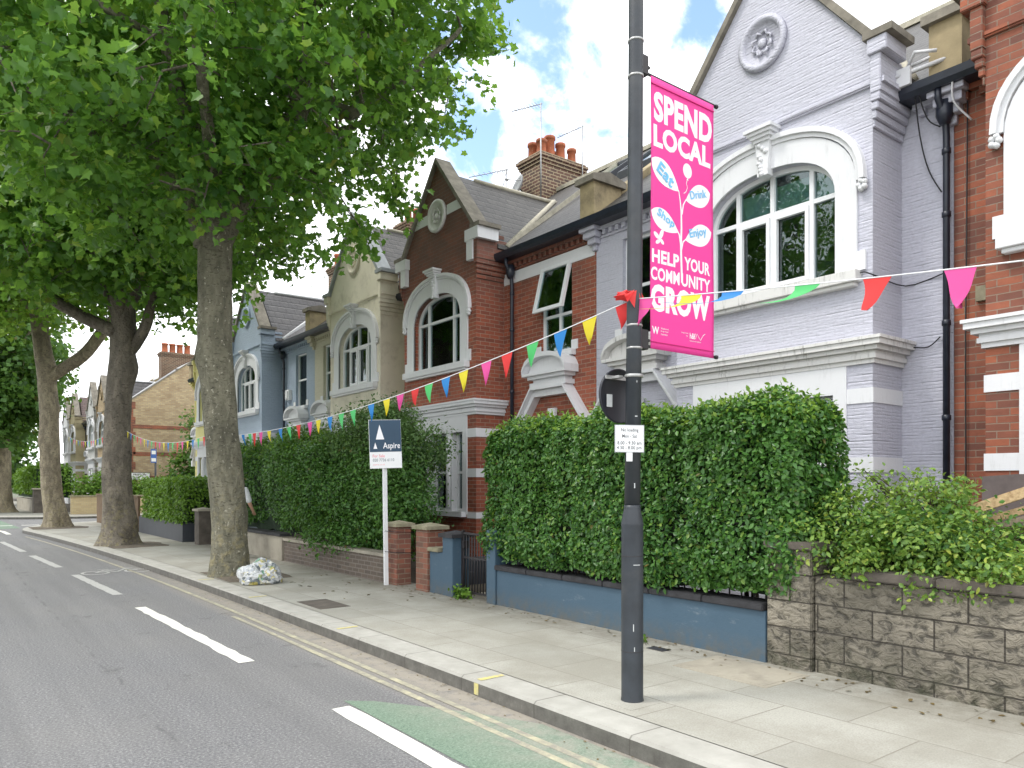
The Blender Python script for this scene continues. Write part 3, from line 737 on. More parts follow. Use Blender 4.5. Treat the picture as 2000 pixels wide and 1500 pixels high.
    for a, b_ in ((b0 + .46, bc - .53), (bc - .31, bc + .31), (bc + .53, b1 - .46)):
        window_at('sash_window', T, root, XB + .13, a, b_, 1.1, 2.7, (), (1.88,), .05, mat=frame)
    # ---- small window over the door
    zt = 5.66
    if opening:
        wn = window_at('window', T, root, x0 + .05, u0, u1, 4.03, zt, (u0 + .47,), (4.72,), .05)
        m = MB(T); fwd = lambda z: x0 - .02 - (zt - z) * .24
        def P(s_, z, dx=0): return (fwd(z) + dx, s_, z + (zt - z) * .04)
        for (sa, sb, za, zb2) in ((u0 + .02, u0 + .09, 4.74, zt - .03), (u1 - .09, u1 - .02, 4.74, zt - .03), (u0 + .09, u1 - .09, 4.74, 4.81), (u0 + .09, u1 - .09, zt - .1, zt - .03)):
            v = [P(sa, za), P(sb, za), P(sb, zb2), P(sa, zb2), P(sa, za, .06), P(sb, za, .06), P(sb, zb2, .06), P(sa, zb2, .06)]
            m.add(v, [(0, 3, 2, 1), (4, 5, 6, 7), (0, 1, 5, 4), (1, 2, 6, 5), (2, 3, 7, 6), (3, 0, 4, 7)])
        cs = m.build('open_casement', frame, wn, label='top casement swung out open')
        m = MB(T); v = [P(u0 + .05, 4.78, .03), P(u1 - .05, 4.78, .03), P(u1 - .05, zt - .06, .03), P(u0 + .05, zt - .06, .03)]
        v += [(p[0] + .006, p[1], p[2]) for p in v]
        m.add(v, [(0, 3, 2, 1), (4, 5, 6, 7), (0, 1, 5, 4), (1, 2, 6, 5), (2, 3, 7, 6), (3, 0, 4, 7)]); m.build('casement_pane', 'glass', wn)
    else:
        window_at('window', T, root, x0 + .08, u0, u1, 4.03, zt, (), (4.86,), .05, mat=frame)
    m = MB(T); m.box(x0 - .1, x0 + .05, u0 - .1, u1 + .1, 3.93, 4.03)
    for a in (u0 - .16, u1 + .0): m.box(x0 - .02, x0 - .001, a, a + .16, 4.03, 4.2)
    m.build('upper_sill', trim, root)
    # ---- eaves: corbel course, lintel band, gutter, downpipe
    m = MB(T); s_ = b1 + .25
    while s_ < W - .1: m.box(x0 - .07, x0 - .001, s_, s_ + .07, ZE - .14, ZE - .06); s_ += .15
    m.box(x0 - .09, x0 - .001, b1 + .15, W - .003, ZE - .06, ZE); m.box(x0 - .03, x0 - .001, b1 + .15, W - .003, ZE - .18, ZE - .14)
    m.build('eaves_corbels', wall, root)
    m = MB(T); m.box(x0 - .09, x0 - .001, .003, b0 - .16, ZE - .06, ZE); m.box(x0 - .07, x0 - .001, .1, .17, ZE - .14, ZE - .061); m.box(x0 - .07, x0 - .001, .28, .35, ZE - .14, ZE - .061)
    m.build('eaves_corbels', wall, root)
    if lintel:
        m = MB(T); m.box(x0 - .015, x0 - .001, b1 + .02, W - .03, 5.56, 5.78); m.build('lintel_band', trim, root)
    for a, b_ in ((b1 + .1, W + .0), (0, b0 - .1)):
        m = MB(T)
        prof = [(x0 - .26 + .07 * math.cos(q), ZE + .1 + .07 * math.sin(q)) for q in np.linspace(math.pi, 2 * math.pi, 8)]
        prof += [(x0 - .18, ZE + .12), (x0 - .08, ZE + .12), (x0 - .08, ZE + .0), (x0 - .2, ZE + .0)]
        prof = [(x0 - .34, ZE + .13)] + [(x0 - .34 + .01, ZE + .05), (x0 - .29, ZE - .0), (x0 - .22, ZE - .0), (x0 - .18, ZE + .0)] + [(x0 - .02, ZE + .0), (x0 - .02, ZE + .1), (x0 - .24, ZE + .1), (x0 - .31, ZE + .13)]
        m.prism(prof, 'y', a, b_)
        m.build('gutter', 'gutter', root)
    m = MB(T); pp = b1 + .36 if sgn < 0 or name == 'corner' else .045
    if off: pp = b1 + .36
    m.tube([(x0 - .24, pp + .02, ZE + .04), (x0 - .24, pp + .02, ZE - .1), (x0 - .1, pp, ZE - .3), (x0 - .08, pp, ZE - .5), (x0 - .08, pp, .13)], .036, 12)
    for z in (1.1, 2.35, 3.4, 4.6, 5.3): m.lathe((x0 - .08, pp, z), [(.037, 0), (.047, .005), (.047, .06), (.037, .065)], 12)
    m.lathe((x0 - .12, pp, ZE - .36), [(.05, 0), (.09, .1), (.09, .25), (.05, .26)], 10)
    m.build('downpipe', 'gutter', root)
    # ---- roof
    m = MB(T); XR, ZR = 13.0, 9.3
    m.prism([(x0 - .28, ZE + .11), (XR, ZR), (17.2, ZE + .1), (x0 + .3, ZE + .1)], 'y', 0.0, W)
    m.build('roof', roof, root)
    m = MB(T)
    a = b0 - .16; b_ = b1 + .16; za = 8.16 - (bc - a) * (8.16 - top + .1) / (bc - b0)
    m.prism([(b0 + .02, top - .3), (b1 - .02, top - .3), (b_, za - .02), (b_, za + .04), (bc, 8.16), (a, za + .04), (a, za - .02)], 'x', XB + .41, 12.2)
    m.build('gable_roof', roof, root)
    m = MB(T)
    m.prism([(x0 - .1, 6.18), (12.3, 8.86), (12.3, 8.98), (x0 - .1, 6.30)], 'y', b1 + .02, b1 + .03)
    for s_, d in ((b0, -1), (b1, 1)):
        m.tube([(x0 - .02, s_ + d * .14, ZE + .33), (11.4, bc + d * .12, 8.16)], .06, 6)
    m.tube([(x0 - .1 + .35, bc, 8.16), (11.9, bc, 8.2)], .05, 6)
    m.box(XR - .09, XR + .09, .01, W - .01, ZR - .03, ZR + .07)
    m.build('roof_valley', 'mortar_valley' if not roof == 'slate_dark' else 'white', root)
    # ---- door, its arch, the label mould and the pediment over it
    m = MB(T); m.box(x0 + .14, x0 + .19, sd - .5, sd + .5, .14, 2.15)
    for a in (-.36, .06):
        for z in (.35, 1.2): m.box(x0 + .12, x0 + .14, sd + a, sd + a + .3, z, z + .6)
    d = m.build('door', 'door', root)
    m = MB(T); m.lathe((x0 + .1, sd + .4, 1.1), [(.02, .04), (.03, 0), (.02, -.02)], 10, 'x'); m.build('door_knob', 'metal', d)
    m = MB(T); A = arch_pts(sd, .5, 2.2, .5, 2.15, 12, 2.0); m.prism(A, 'x', x0 + .15, x0 + .16); m.build('fanlight', 'glass', root)
    m = MB(T)
    I = arch_pts(sd, .5, 2.2, .5, .14, 14, 2.); O = arch_pts(sd, .66, 2.2, .66, .14, 14, 2.)
    m.strip(I, O, 'x', x0 - .06, x0 + .12)
    m.prism([(sd - .07, 2.66), (sd + .07, 2.66), (sd + .1, 3.02), (sd - .1, 3.02)], 'x', x0 - .12, x0 - .06)
    I = [(sd - .98, 2.62), (sd - .86, 2.72), (sd - .45, 3.25), (sd + .45, 3.25), (sd + .86, 2.72), (sd + .98, 2.62)]
    O = [(p[0] * 1 + (.0 if abs(p[0] - sd) < .9 else 0), p[1] + .12) for p in I]
    m.strip(I, O, 'x', x0 - .16, x0 - .001)
    I = [(p[0], p[1] + .12) for p in I]; O = [(p[0], p[1] + .05) for p in I]; m.strip(I, O, 'x', x0 - .26, x0 - .001)
    for a in (-1.0, .82): m.box(x0 - .2, x0 - .001, sd + a, sd + a + .18, 2.4, 2.64)
    m.build('door_surround', trim, root)
    m = MB(T)
    for z0_, z1_, w_, p in ((3.42, 3.5, .50, .22), (3.5, 3.56, .44, .18), (3.56, 3.62, .52, .26), (3.62, 3.67, .60, .33)): m.box(x0 - p, x0 - .001, sd - w_, sd + w_, z0_, z1_)
    A = [(sd - .6 + 1.2 * i / 14, 3.67 + .34 * (1 - ((i - 7) / 7) ** 2) ** .5 * .8) for i in range(15)]
    B = [(p[0] * 1.0, p[1] + .08) for p in A]
    m.prism([(sd - .58, 3.67)] + [(p[0] * .97 + sd * .03, p[1]) for p in A[1:-1]] + [(sd + .58, 3.67)], 'x', x0 - .2, x0 - .001)
    m.strip(A, B, 'x', x0 - .34, x0 - .001)
    m.build('pediment', 'white_dirty' if dirty else trim, root)
    # ---- party parapets with end blocks
    ends = [0.0, W] if sgn > 0 else []
    for e in ends:
        m = MB(T)
        m.prism([(x0 + .05, 6.15), (XR, ZR - .05), (XR, ZR + .2), (x0 + .05, 6.45)], 'y', e - .13, e + .13)
        m.box(x0 - .22, x0 + .42, e - .17, e + .17, 6.12, 6.72)
        m.build('party_parapet', cap, root)
        m = MB(T); m.box(x0 - .29, x0 + .49, e - .23, e + .23, 6.72, 6.82); m.prism([(x0 - .29, 6.82), (x0 + .49, 6.82), (x0 + .1, 6.92)], 'y', e - .23, e + .23)
        m.build('parapet_cap', 'stone', root)
        m = MB(T)
        for k, (w_, p) in enumerate(((.05, .06), (.1, .12), (.15, .18), (.19, .24))): m.box(x0 - p, x0 - .001, e - w_, e + w_, 5.62 + k * .1, 5.72 + k * .1 - .002)
        m.build('party_corbel', wall if e else wall, root, bevel=.006)
    if side is not None:      # exposed side wall of an end house (at s = side[0])
        e, mt = side
        m = MB(T); m.prism([(x0, .1), (17, .1), (17, ZE), (XR, ZR + .15), (x0 - .05, ZE + .35)], 'y', e - .02, e + .23 if e < 1 else e + .02)
        m.build('side_wall', mt, root)
        m = MB(T); m.prism([(x0 - .1, ZE + .32), (XR, ZR + .15), (XR, ZR + .22), (x0 - .1, ZE + .42)], 'y', e - .06, e + .27 if e < 1 else e + .06)
        m.build('verge', 'stone', root)
    return root

def chimney(parent, x0, x1, y0, y1, zb, zt, pots, mat='chimney_brick'):
    m = MB(); m.box(x0, x1, y0, y1, zb, zt - .28)
    for k, p in enumerate((.03, .06, .09)): m.box(x0 - p, x1 + p, y0 - p, y1 + p, zt - .28 + k * .075, zt - .205 + k * .075 - .002)
    m.box(x0 - .04, x1 + .04, y0 - .04, y1 + .04, zt - .055, zt)
    c = m.build('chimney', mat, parent)
    for (px, py, h, r) in pots:
        m = MB(); m.lathe((px, py, zt), [(r * 1.05, 0), (r, .05), (r * .92, h - .1), (r * 1.12, h - .09), (r * 1.12, h - .02), (r * .95, h), (r * .75, h), (r * .7, h - .2)], 14)
        m.build('chimney_pot', 'pot', c)
    return c

# ---------------------------------------------------------------- the terrace
H = {}
H['lilac'] = house('terraced_house', 'lilac painted brick house with white arched window right of the pink banner', 'house', 3.70, 1, 5.70, 'lilac', dirty=True, medal='lilac', blinds=True)
H['redR'] = house('terraced_house', 'weathered orange red brick house at the right edge of the picture', 'house', 3.70, -1, 5.9, 'red_old', trim='white')
H['red'] = house('terraced_house', 'dark red brick house with an open casement between the cream and lilac houses', 'house', 15.40, -1, 6.0, 'red', lintel=True, gable_band=True, medal='white_dirty', kneeler='red', opening=True, mullions=(1.42, 2.4), frame='white_gloss', string=False)
H['cream'] = house('terraced_house', 'cream rendered house with grey slate roof left of the red brick house', 'house', 15.40, 1, 6.0, 'cream_brick', bay_wall='cream', roof='slate', coping='lead', mullions=(1.42, 1.95, 2.43))
H['blue'] = house('terraced_house', 'pale blue painted brick house just right of the nearest tree trunk', 'house', 27.40, -1, 6.0, 'blue', roof='slate_dark')
H['yellow'] = house('terraced_house', 'pale yellow rendered corner house mostly hidden by the nearest tree trunk', 'house', 27.40, 1, 6.8, 'yellow', off=.9, roof='slate_dark', side=(6.8, 'yellow'))
H['brick'] = house('terraced_house', 'yellow stock brick end house with a wide blank side wall across the side street', 'house', 54.8, -1, 6.2, 'yellow_brick', roof='slate_dark', side=(6.2, 'yellow_brick'))
H['far_grey'] = house('terraced_house', 'grey rendered house with pale bands directly beyond the stock brick house', 'house', 54.8, 1, 5.9, 'grey_render', roof='slate_dark')
H['far_cream'] = house('terraced_house', 'olive cream gabled house with brown tiles beyond the side street', 'house', 66.8, -1, 6.1, 'olive', roof='slate_red')
H['far_white'] = house('terraced_house', 'farthest white rendered house seen beside the pale tree trunk', 'house', 66.8, 1, 6.0, 'white', roof='slate_red')
# red bands in the stock brick side wall and its quoins
m = MB()
for z in (4.9, 3.3, 1.9): m.box(9.3, 17, 48.555, 48.575, z, z + .22)
for k in range(14): m.box(XM + .01, 9.3 + (.12 if k % 2 else 0), 48.555, 48.575, .3 + k * .44, .3 + k * .44 + .43)
m.build('brick_band', 'red_old', H['brick'])
# chimneys
chimney(H['red'], 12.4, 13.9, 15.0, 15.85, 7.5, 10.2, [(12.6, 15.22, .42, .13), (12.62, 15.6, .45, .13), (12.95, 15.3, .62, .14), (13.28, 15.25, .5, .13), (13.3, 15.6, .4, .12), (13.68, 15.25, .46, .12)])
chimney(H['blue'], 12.2, 13.6, 26.9, 27.7, 7.5, 10.0, [(12.4 + k * .33, 27.3, .5, .12) for k in range(4)])
chimney(H['lilac'], 12.4, 13.9, 3.3, 4.0, 7.5, 10.2, [(12.6 + k * .35, 3.65, .5, .13) for k in range(4)])
chimney(H['cream'], 11.9, 13.2, 21.0, 21.7, 7.5, 10.0, [(12.1 + k * .3, 21.3, .5, .12) for k in range(4)])
chimney(H['brick'], 12.0, 14.0, 53.8, 54.6, 7.5, 10.4, [(12.3 + k * .47, 54.2, .62, .2) for k in range(4)], 'chimney_brick')
# roof lights on the red and lilac roofs
def rooflight(parent, xa, xb, ya, yb):
    f = lambda x: 6.09 + (x - 8.72) * (9.3 - 6.09) / (13 - 8.72) + .06
    m = MB(); w = .07
    def q(x0, x1, y0, y1, dz, h):
        v = [(x0, y0, f(x0) + dz), (x1, y0, f(x1) + dz), (x1, y1, f(x1) + dz), (x0, y1, f(x0) + dz)]; v += [(p[0], p[1], p[2] + h) for p in v]
        return v, [(0, 3, 2, 1), (4, 5, 6, 7), (0, 1, 5, 4), (1, 2, 6, 5), (2, 3, 7, 6), (3, 0, 4, 7)]
    for a in ((xa, xb, ya, ya + w), (xa, xb, yb - w, yb), (xa, xa + w, ya + w, yb - w), (xb - w, xb, ya + w, yb - w)): m.add(*q(*a, -.1, .2))
    r = m.build('roof_light', 'planter', parent)
    m = MB(); m.add(*q(xa + w, xb - w, ya + w, yb - w, .04, .01)); m.build('roof_light_pane', 'glass', r)
rooflight(H['red'], 10.9, 12.1, 9.9, 10.8); rooflight(H['red'], 11.2, 12.2, 11.4, 12.1); rooflight(H['lilac'], 10.9, 12.3, 8.0, 9.1)
# broken flashing and loose felt in the gutter corner of the lilac house
m = MB()
m.tube([(8.75, 4.15, 6.25), (8.62, 3.95, 6.42), (8.7, 3.75, 6.38)], .02, 6); m.tube([(8.66, 4.2, 6.3), (8.9, 3.6, 6.45)], .018, 6)
m.tube([(8.6, 4.2, 6.22), (8.8, 3.7, 6.3)], .025, 6); m.box(8.62, 8.66, 4.0, 4.16, 6.1, 6.3)
m.build('loose_flashing', 'white', H['lilac'], label='broken pale flashing strips lying in the gutter')
# cables on the lilac and red facades
def cable(parent, pts, r=.008, mat='wire', label=None):
    P = [Vector(p) for p in pts]; out = []
    for i in range(len(P) - 1):
        for k in range(4):
            t = k / 4; a = P[max(i - 1, 0)]; b = P[i]; c = P[i + 1]; d = P[min(i + 2, len(P) - 1)]
            out.append(.5 * ((2 * b) + (c - a) * t + (2 * a - 5 * b + 4 * c - d) * t * t + (3 * b - a - 3 * c + d) * t ** 3))
    out.append(P[-1]); m = MB(); m.tube(out, r, 5); return m.build('cable', mat, parent, label)
cable(H['lilac'], [(8.7, 4.0, 6.15), (8.9, 4.02, 5.6), (8.96, 3.95, 5.2), (8.93, 3.8, 4.9)])
cable(H['lilac'], [(8.7, 3.98, 6.12), (8.85, 3.92, 5.75), (8.9, 3.8, 5.62)])
cable(H['lilac'], [(8.26, 4.7, 3.99), (8.3, 4.4, 4.03), (8.3, 4.26, 3.98), (8.95, 4.2, 3.94), (8.97, 3.8, 4.0)])
cable(H['lilac'], [(8.97, 3.83, 3.3), (8.95, 3.95, 3.2), (8.97, 4.12, 3.22)])
cable(H['redR'], [(8.97, 3.55, 6.0), (8.97, 3.56, 4.2), (8.97, 3.57, 3.0), (8.97, 3.56, .3)])
cable(H['redR'], [(8.72, 3.6, 6.0), (8.8, 3.62, 5.8), (8.95, 3.5, 5.6)], .012, 'cord')
m = MB(); m.box(8.94, 8.998, 3.36, 3.46, 3.62, 3.78); m.build('junction_box', 'pier_cap', H['redR'], label='small pale box on the brickwork')
# alarm box on the blue house
m = MB(); m.box(8.9, 8.998, 23.2, 23.5, 4.3, 4.62); m.box(8.87, 8.9, 23.25, 23.45, 4.34, 4.58); m.build('alarm_box', 'white', H['blue'])
# TV aerials and dishes
def aerial(loc, h, label, boom, els=7, mast_z=None, tilt=0):
    r = empty('tv_aerial', loc, label, 'aerial', None)
    x, y, z = loc
    m = MB(); m.tube([(x, y, z), (x, y, z + h)], .018, 8); m.build('mast', 'metal', r)
    m = MB(); bx, by = boom; m.tube([(x + bx * .05, y + by * .05, z + h - .03), (x - bx, y - by, z + h - .03 + tilt)], .012, 6)
    l = math.hypot(bx, by); px, py = -by / l, bx / l
    for k in range(els):
        f = k / els; cx, cy, cz = x - bx * (.12 + .85 * f), y - by * (.12 + .85 * f), z + h - .03 + tilt * f
        e = .16 - .05 * f; m.tube([(cx - px * e, cy - py * e, cz), (cx + px * e, cy + py * e, cz)], .006, 5)
    m.build('boom', 'metal', r); return r
aerial((12.3, 14.88, 8.6), 2.75, 'tall aerial strapped to the near corner of the brick chimney', (.35, -.75), 8)
aerial((13.75, 14.9, 9.3), 1.9, 'thin aerial standing right of the five chimney pots', (.1, -.9), 7)
a = aerial((12.0, 15.95, 8.2), 1.75, 'low aerial with raked reflector grid left of the chimney', (.5, -1.0), 6)
m = MB()
for k in range(5):
    m.tube([(12.02, 15.9 + .06 * k, 9.95 + .07 * k), (12.02, 16.2 + .06 * k, 9.6 + .07 * k)], .007, 5); m.tube([(12.02, 15.9 + .06 * k, 9.9 - .09 * k), (12.02, 16.1 + .06 * k, 9.55 - .09 * k)], .007, 5)
m.build('reflector', 'metal', a)
def dish(loc, label, n, r=.34):
    e = empty('satellite_dish', loc, label, 'satellite dish'); n = Vector(n).normalized(); c = Vector(loc)
    q = Vector((0, 0, 1)).rotation_difference(n)
    m = MB(lambda p: tuple(c + q @ Vector(p)))
    m.lathe((0, 0, 0), [(.02, .0), (r * .5, .03), (r * .85, .08), (r, .12), (r, .135), (r * .85, .1), (r * .5, .05), (.02, .02)], 20); m.build('bowl', 'sign_grey', e)
    m = MB(lambda p: tuple(c + q @ Vector(p))); m.tube([(0, -r * .9, .08), (0, -.1, .42)], .012, 6); m.lathe((0, -.08, .4), [(.03, 0), (.035, .08)], 8); m.build('feed_arm', 'metal', e)
    m = MB(); m.tube([tuple(c), (c.x + .1, c.y - .05, c.z - .15), (c.x + .25, c.y - .1, c.z - .25)], .02, 8); m.build('bracket', 'iron', e)
dish((12.2, 15.6, 9.35), 'dark round satellite dish fixed to the chimney side', (-.7, .2, .25))
dish((11.9, 15.9, 8.95), 'pale satellite dish seen edge on left of the chimney', (-.15, 1, .2))

# ---------------------------------------------------------------- ground, road, pavements
def struct(o, kind='structure'): o['kind'] = kind; return o
m = MB(); m.add([(-300, -120, -.03), (400, -120, -.03), (400, 900, -.03), (-300, 900, -.03)], [(0, 1, 2, 3)]); struct(m.build('ground', 'grass'))
m = MB(); m.add([(-5.2, -15, 0), (4.2, -15, 0), (4.2, 34, 0), (4.2, 42, 0), (4.2, 110, 0), (-5.2, 110, 0), (70, 34, 0), (70, 42, 0)], [(0, 1, 2, 3, 4, 5), (2, 6, 7, 3)]); struct(m.build('road', 'asphalt'))
def kx(y): return 3.36 - .0022 * max(0, min(y, 30) - 9) ** 2 - max(0, y - 30) * .09
def kerb_and_pavement(outer, closing, names):
    inner = []
    for i, p in enumerate(outer):
        a = Vector(outer[max(i - 1, 0)]); b = Vector(outer[min(i + 1, len(outer) - 1)]); d = (b - a).normalized()
        inner.append((p[0] + d.y * .3, p[1] - d.x * .3))
    m = MB(); n = len(outer)
    vs = []; rb = .02
    for z, pts in ((-.02, outer), (.10, outer)): vs += [(p[0], p[1], z) for p in pts]
    vs += [(o[0] + (q[0] - o[0]) * .07, o[1] + (q[1] - o[1]) * .07, .12) for o, q in zip(outer, inner)] + [(o[0] + (q[0] - o[0]) * .965, o[1] + (q[1] - o[1]) * .965, .12) for o, q in zip(outer, inner)] + [(o[0] + (q[0] - o[0]) * .975, o[1] + (q[1] - o[1]) * .975, .085) for o, q in zip(outer, inner)]
    m.add(vs, [(k * n + i, k * n + i + 1, (k + 1) * n + i + 1, (k + 1) * n + i) for k in range(4) for i in range(n - 1)])
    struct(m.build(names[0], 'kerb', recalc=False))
    poly = inner + closing
    m = MB(); m.add([(p[0], p[1], .12) for p in poly], [tuple(range(len(poly)))]); struct(m.build(names[1], 'slabs'))
near = [(kx(y), y) for y in np.arange(-15, 30.1, 1.5)]
xe = near[-1][0]
for k in range(1, 13):
    a = k / 12 * math.pi / 2; near.append((xe + 5.0 * (1 - math.cos(a)), 30 + 5.6 * math.sin(a)))
near += [(x, 35.6) for x in (10, 20, 35, 60)]
kerb_and_pavement([(float(a), float(b)) for a, b in near], [(60, 34.25), (5.9, 34.25), (5.9, -15)], ('kerb', 'pavement'))
far = [(60, 41), (30, 41), (12, 41), (6, 41)]
for k in range(1, 11):
    a = k / 10 * math.pi / 2; far.append((6 - 4.7 * math.sin(a), 45 - 4 * math.cos(a)))
far += [(1.3 - .09 * (y - 45), y) for y in range(48, 106, 6)]
kerb_and_pavement([(float(a), float(b)) for a, b in far], [(5.9, 102), (5.9, 43.6), (60, 43.6)], ('kerb', 'pavement'))
m = MB(); m.add([(5.9, -15, .112), (18, -15, .112), (18, 34.25, .112), (5.9, 34.25, .112)], [(0, 1, 2, 3)]); m.add([(5.9, 43.6, .112), (60, 43.6, .112), (60, 102, .112), (5.9, 102, .112)], [(0, 1, 2, 3)]); struct(m.build('garden_ground', 'earth'))
m = MB(); m.box(-5.35, -5.2, -15, 110, -.02, .12); struct(m.build('kerb', 'kerb')); m = MB(); m.box(-9, -5.35, -15, 110, -.02, .119); struct(m.build('pavement', 'slabs'))
# markings
def flat(name, mat, quads, z=.004, kind='structure'):
    m = MB()
    for q in quads: m.add([(p[0], p[1], z) for p in q], [tuple(range(len(q)))])
    return struct(m.build(name, mat, recalc=False), kind)
def ragged(x0a, x1a, y0, x0b, x1b, y1, n=22, amp=.008, seed=1):
    rnd = random.Random(seed); A = []; B = []
    for i in range(n + 1):
        t = i / n; y = y0 + (y1 - y0) * t
        A.append((x0a + (x0b - x0a) * t + rnd.uniform(-amp, amp), y)); B.append((x1a + (x1b - x1a) * t + rnd.uniform(-amp, amp), y))
    return A + B[::-1]
flat('lane_line', 'line_white', [ragged(2.27, 2.42, -1.0, 2.31, 2.46, 5.2, seed=2)])
flat('lane_line', 'line_white', [ragged(2.24, 2.38, 7.05, 2.13, 2.27, 11.05, amp=.012, seed=3)])
for a, b, xa, xb in ((12.5, 15.7, 2.12, 1.98), (17.3, 20.5, 1.91, 1.74), (21.8, 25.9, 1.68, 1.48), (27.6, 31, 1.38, 1.2)):
    flat('lane_line', 'line_old', [ragged(xa, xa + .14, a, xb, xb + .14, b, seed=int(a))])
flat('cycle_surfacing', 'green', [[(2.47, -3), (3.32, -3), (3.32, 4.0), (3.1, 4.5), (2.85, 4.9), (2.66, 5.2), (2.48, 5.35)]], .003)
flat('cycle_surfacing', 'green', [[(1.4, 33), (2.6, 33.5), (2.4, 41), (.6, 41)]], .003)
def along(off, w, y0, y1, step=.8, seed=0):
    rnd = random.Random(seed); ys = np.arange(y0, y1 + .01, step)
    return [(kx(y) - off + rnd.uniform(-.004, .004), float(y)) for y in ys] + [(kx(y) - off + w + rnd.uniform(-.004, .004), float(y)) for y in ys[::-1]]
flat('yellow_line', 'line_yellow', [along(.30, .06, -4, 28)], .0045)
flat('yellow_line', 'line_yellow', [along(.42, .055, -4, 9.9, seed=4)], .0045)
# bicycle symbol on the carriageway
m = MB(); cx, cy = 2.75, 15.9
def ring(c, r, w, sy=1.35, n=22):
    o = [(c[0] + r * math.cos(a), c[1] + sy * r * math.sin(a)) for a in np.linspace(0, 2 * math.pi, n)]; i = [(c[0] + (r - w) * math.cos(a), c[1] + sy * (r - w) * math.sin(a)) for a in np.linspace(0, 2 * math.pi, n)]
    k = len(o); m.add([(*p, .0045) for p in o + i], [(q, q + 1, k + q + 1, k + q) for q in range(k - 1)])
def bar(a, b, w=.05, z=.005):
    d = Vector((b[0] - a[0], b[1] - a[1])).normalized() * w / 2; nx, ny = -d.y, d.x
    m.add([(a[0] + nx, a[1] + ny, z), (a[0] - nx, a[1] - ny, z), (b[0] - nx, b[1] - ny, z), (b[0] + nx, b[1] + ny, z)], [(0, 1, 2, 3)])
ring((cx - .36, cy - .1), .24, .05); ring((cx + .36, cy - .1), .24, .05)
bar((cx - .36, cy - .1), (cx - .15, cy + .3)); bar((cx - .15, cy + .3), (cx + .2, cy + .32), z=.0055); bar((cx + .2, cy + .32), (cx, cy - .12), z=.006); bar((cx, cy - .12), (cx - .15, cy + .3), z=.0065); bar((cx - .36, cy - .1), (cx, cy - .12), z=.007); bar((cx + .36, cy - .1), (cx + .2, cy + .42), z=.0075); bar((cx - .25, cy + .42), (cx - .05, cy + .42), z=.0078); bar((cx + .18, cy + .45), (cx + .38, cy + .5), z=.0082)
struct(m.build('bicycle_marking', 'line_old', recalc=False))
flat('junction_line', 'line_white', [[(1.0 + k * .9, 35.6), (1.6 + k * .9, 35.6), (1.6 + k * .9, 35.85), (1.0 + k * .9, 35.85)] for k in range(4)] + [[(3.6 + k * .9, 36.7), (4.2 + k * .9, 36.7), (4.2 + k * .9, 37.0), (3.6 + k * .9, 37.0)] for k in range(5)] + [[(1.9, 29.5), (2.05, 29.5), (2.0, 31.5), (1.75, 33.4), (1.62, 33.4), (1.85, 31.5)]])
# yellow loading ticks across the kerb
for y in (4.85, 7.46, 10.25, 12.6):
    m = MB(); k = kx(y); m.add([(k + .025, y - .03, .1232), (k + .26, y - .02, .1232), (k + .27, y + .035, .1232), (k + .025, y + .03, .1232)], [(0, 1, 2, 3)])
    if y < 6: m.add([(k - .003, y - .03, .01), (k - .003, y + .03, .01), (k - .003, y + .03, .1), (k - .003, y - .03, .1)], [(0, 1, 2, 3)])
    struct(m.build('loading_mark', 'line_yellow_new', recalc=False))
# covers let into the paving
def cover(x0, x1, y0, y1, mat, name, label, cat='cover'):
    m = MB(); m.box(x0, x1, y0, y1, .112, .1235); m.box(x0 + .04, x1 - .04, y0 + .04, y1 - .04, .1235, .1255)
    o = m.build(name, mat, origin=((x0 + x1) / 2, (y0 + y1) / 2, .12)); return tag(o, label, cat)
cover(4.95, 5.55, 3.35, 4.25, 'concrete', 'service_cover', 'brownish recessed cover in the paving beside the blue wall end')
cover(3.75, 4.15, 8.75, 9.5, 'brown_stone', 'service_cover', 'small brown cover in the paving left of the lamp post')
cover(5.28, 5.4, 4.65, 4.85, 'coping_black', 'stopcock_cover', 'tiny black cover in the paving at the foot of the blue wall')
m = MB(); m.box(3.74, 4.12, 3.57, 3.93, .113, .1225); tag(m.build('post_footing', 'slabs', origin=(3.93, 3.75, .12)), 'square mortar patch around the foot of the lamp post', 'paving patch')

# ---------------------------------------------------------------- garden walls, piers, gate
def wall_thing(name, label, cat, loc, parts, group=None):
    r = empty(name, loc, label, cat, group)
    for pn, mt, boxes, bev in parts:
        m = MB()
        for b in boxes: m.box(*b)
        m.build(pn, mt, r, bevel=bev)
    return r
wall_thing('garden_wall', 'low garden wall painted dark blue with black coping under the big clipped hedge', 'wall', (5.75, 5.8, .12),
    [('wall', 'wall_blue', [(5.66, 5.88, 3.83, 7.72, .1, .56)], .006), ('coping', 'coping_black', [(5.625, 5.92, 3.84 + k * .65, 3.84 + k * .65 + .644, .562, .625) for k in range(6)], .008), ('end_pier', 'wall_blue', [(5.64, 5.9, 7.725, 7.92, .1, 1.06)], .006)])
wall_thing('garden_wall', 'rock faced brown block garden wall at the right edge of the picture', 'wall', (5.75, 1.5, .12),
    [('wall', 'rock', [(5.70, 5.92, -2.5, 3.40, .1, .90)], .006), ('coping', 'brown_stone', [(5.66, 5.97, -2.5 + k * .62, -2.5 + k * .62 + .614, .903, .975) for k in range(9)], .01), ('end_pier', 'rock', [(5.66, 5.99, 3.41, 3.82, .1, 1.10)], .008), ('pier_cap', 'brown_stone', [(5.63, 6.02, 3.38, 3.84, 1.103, 1.17)], .01)])
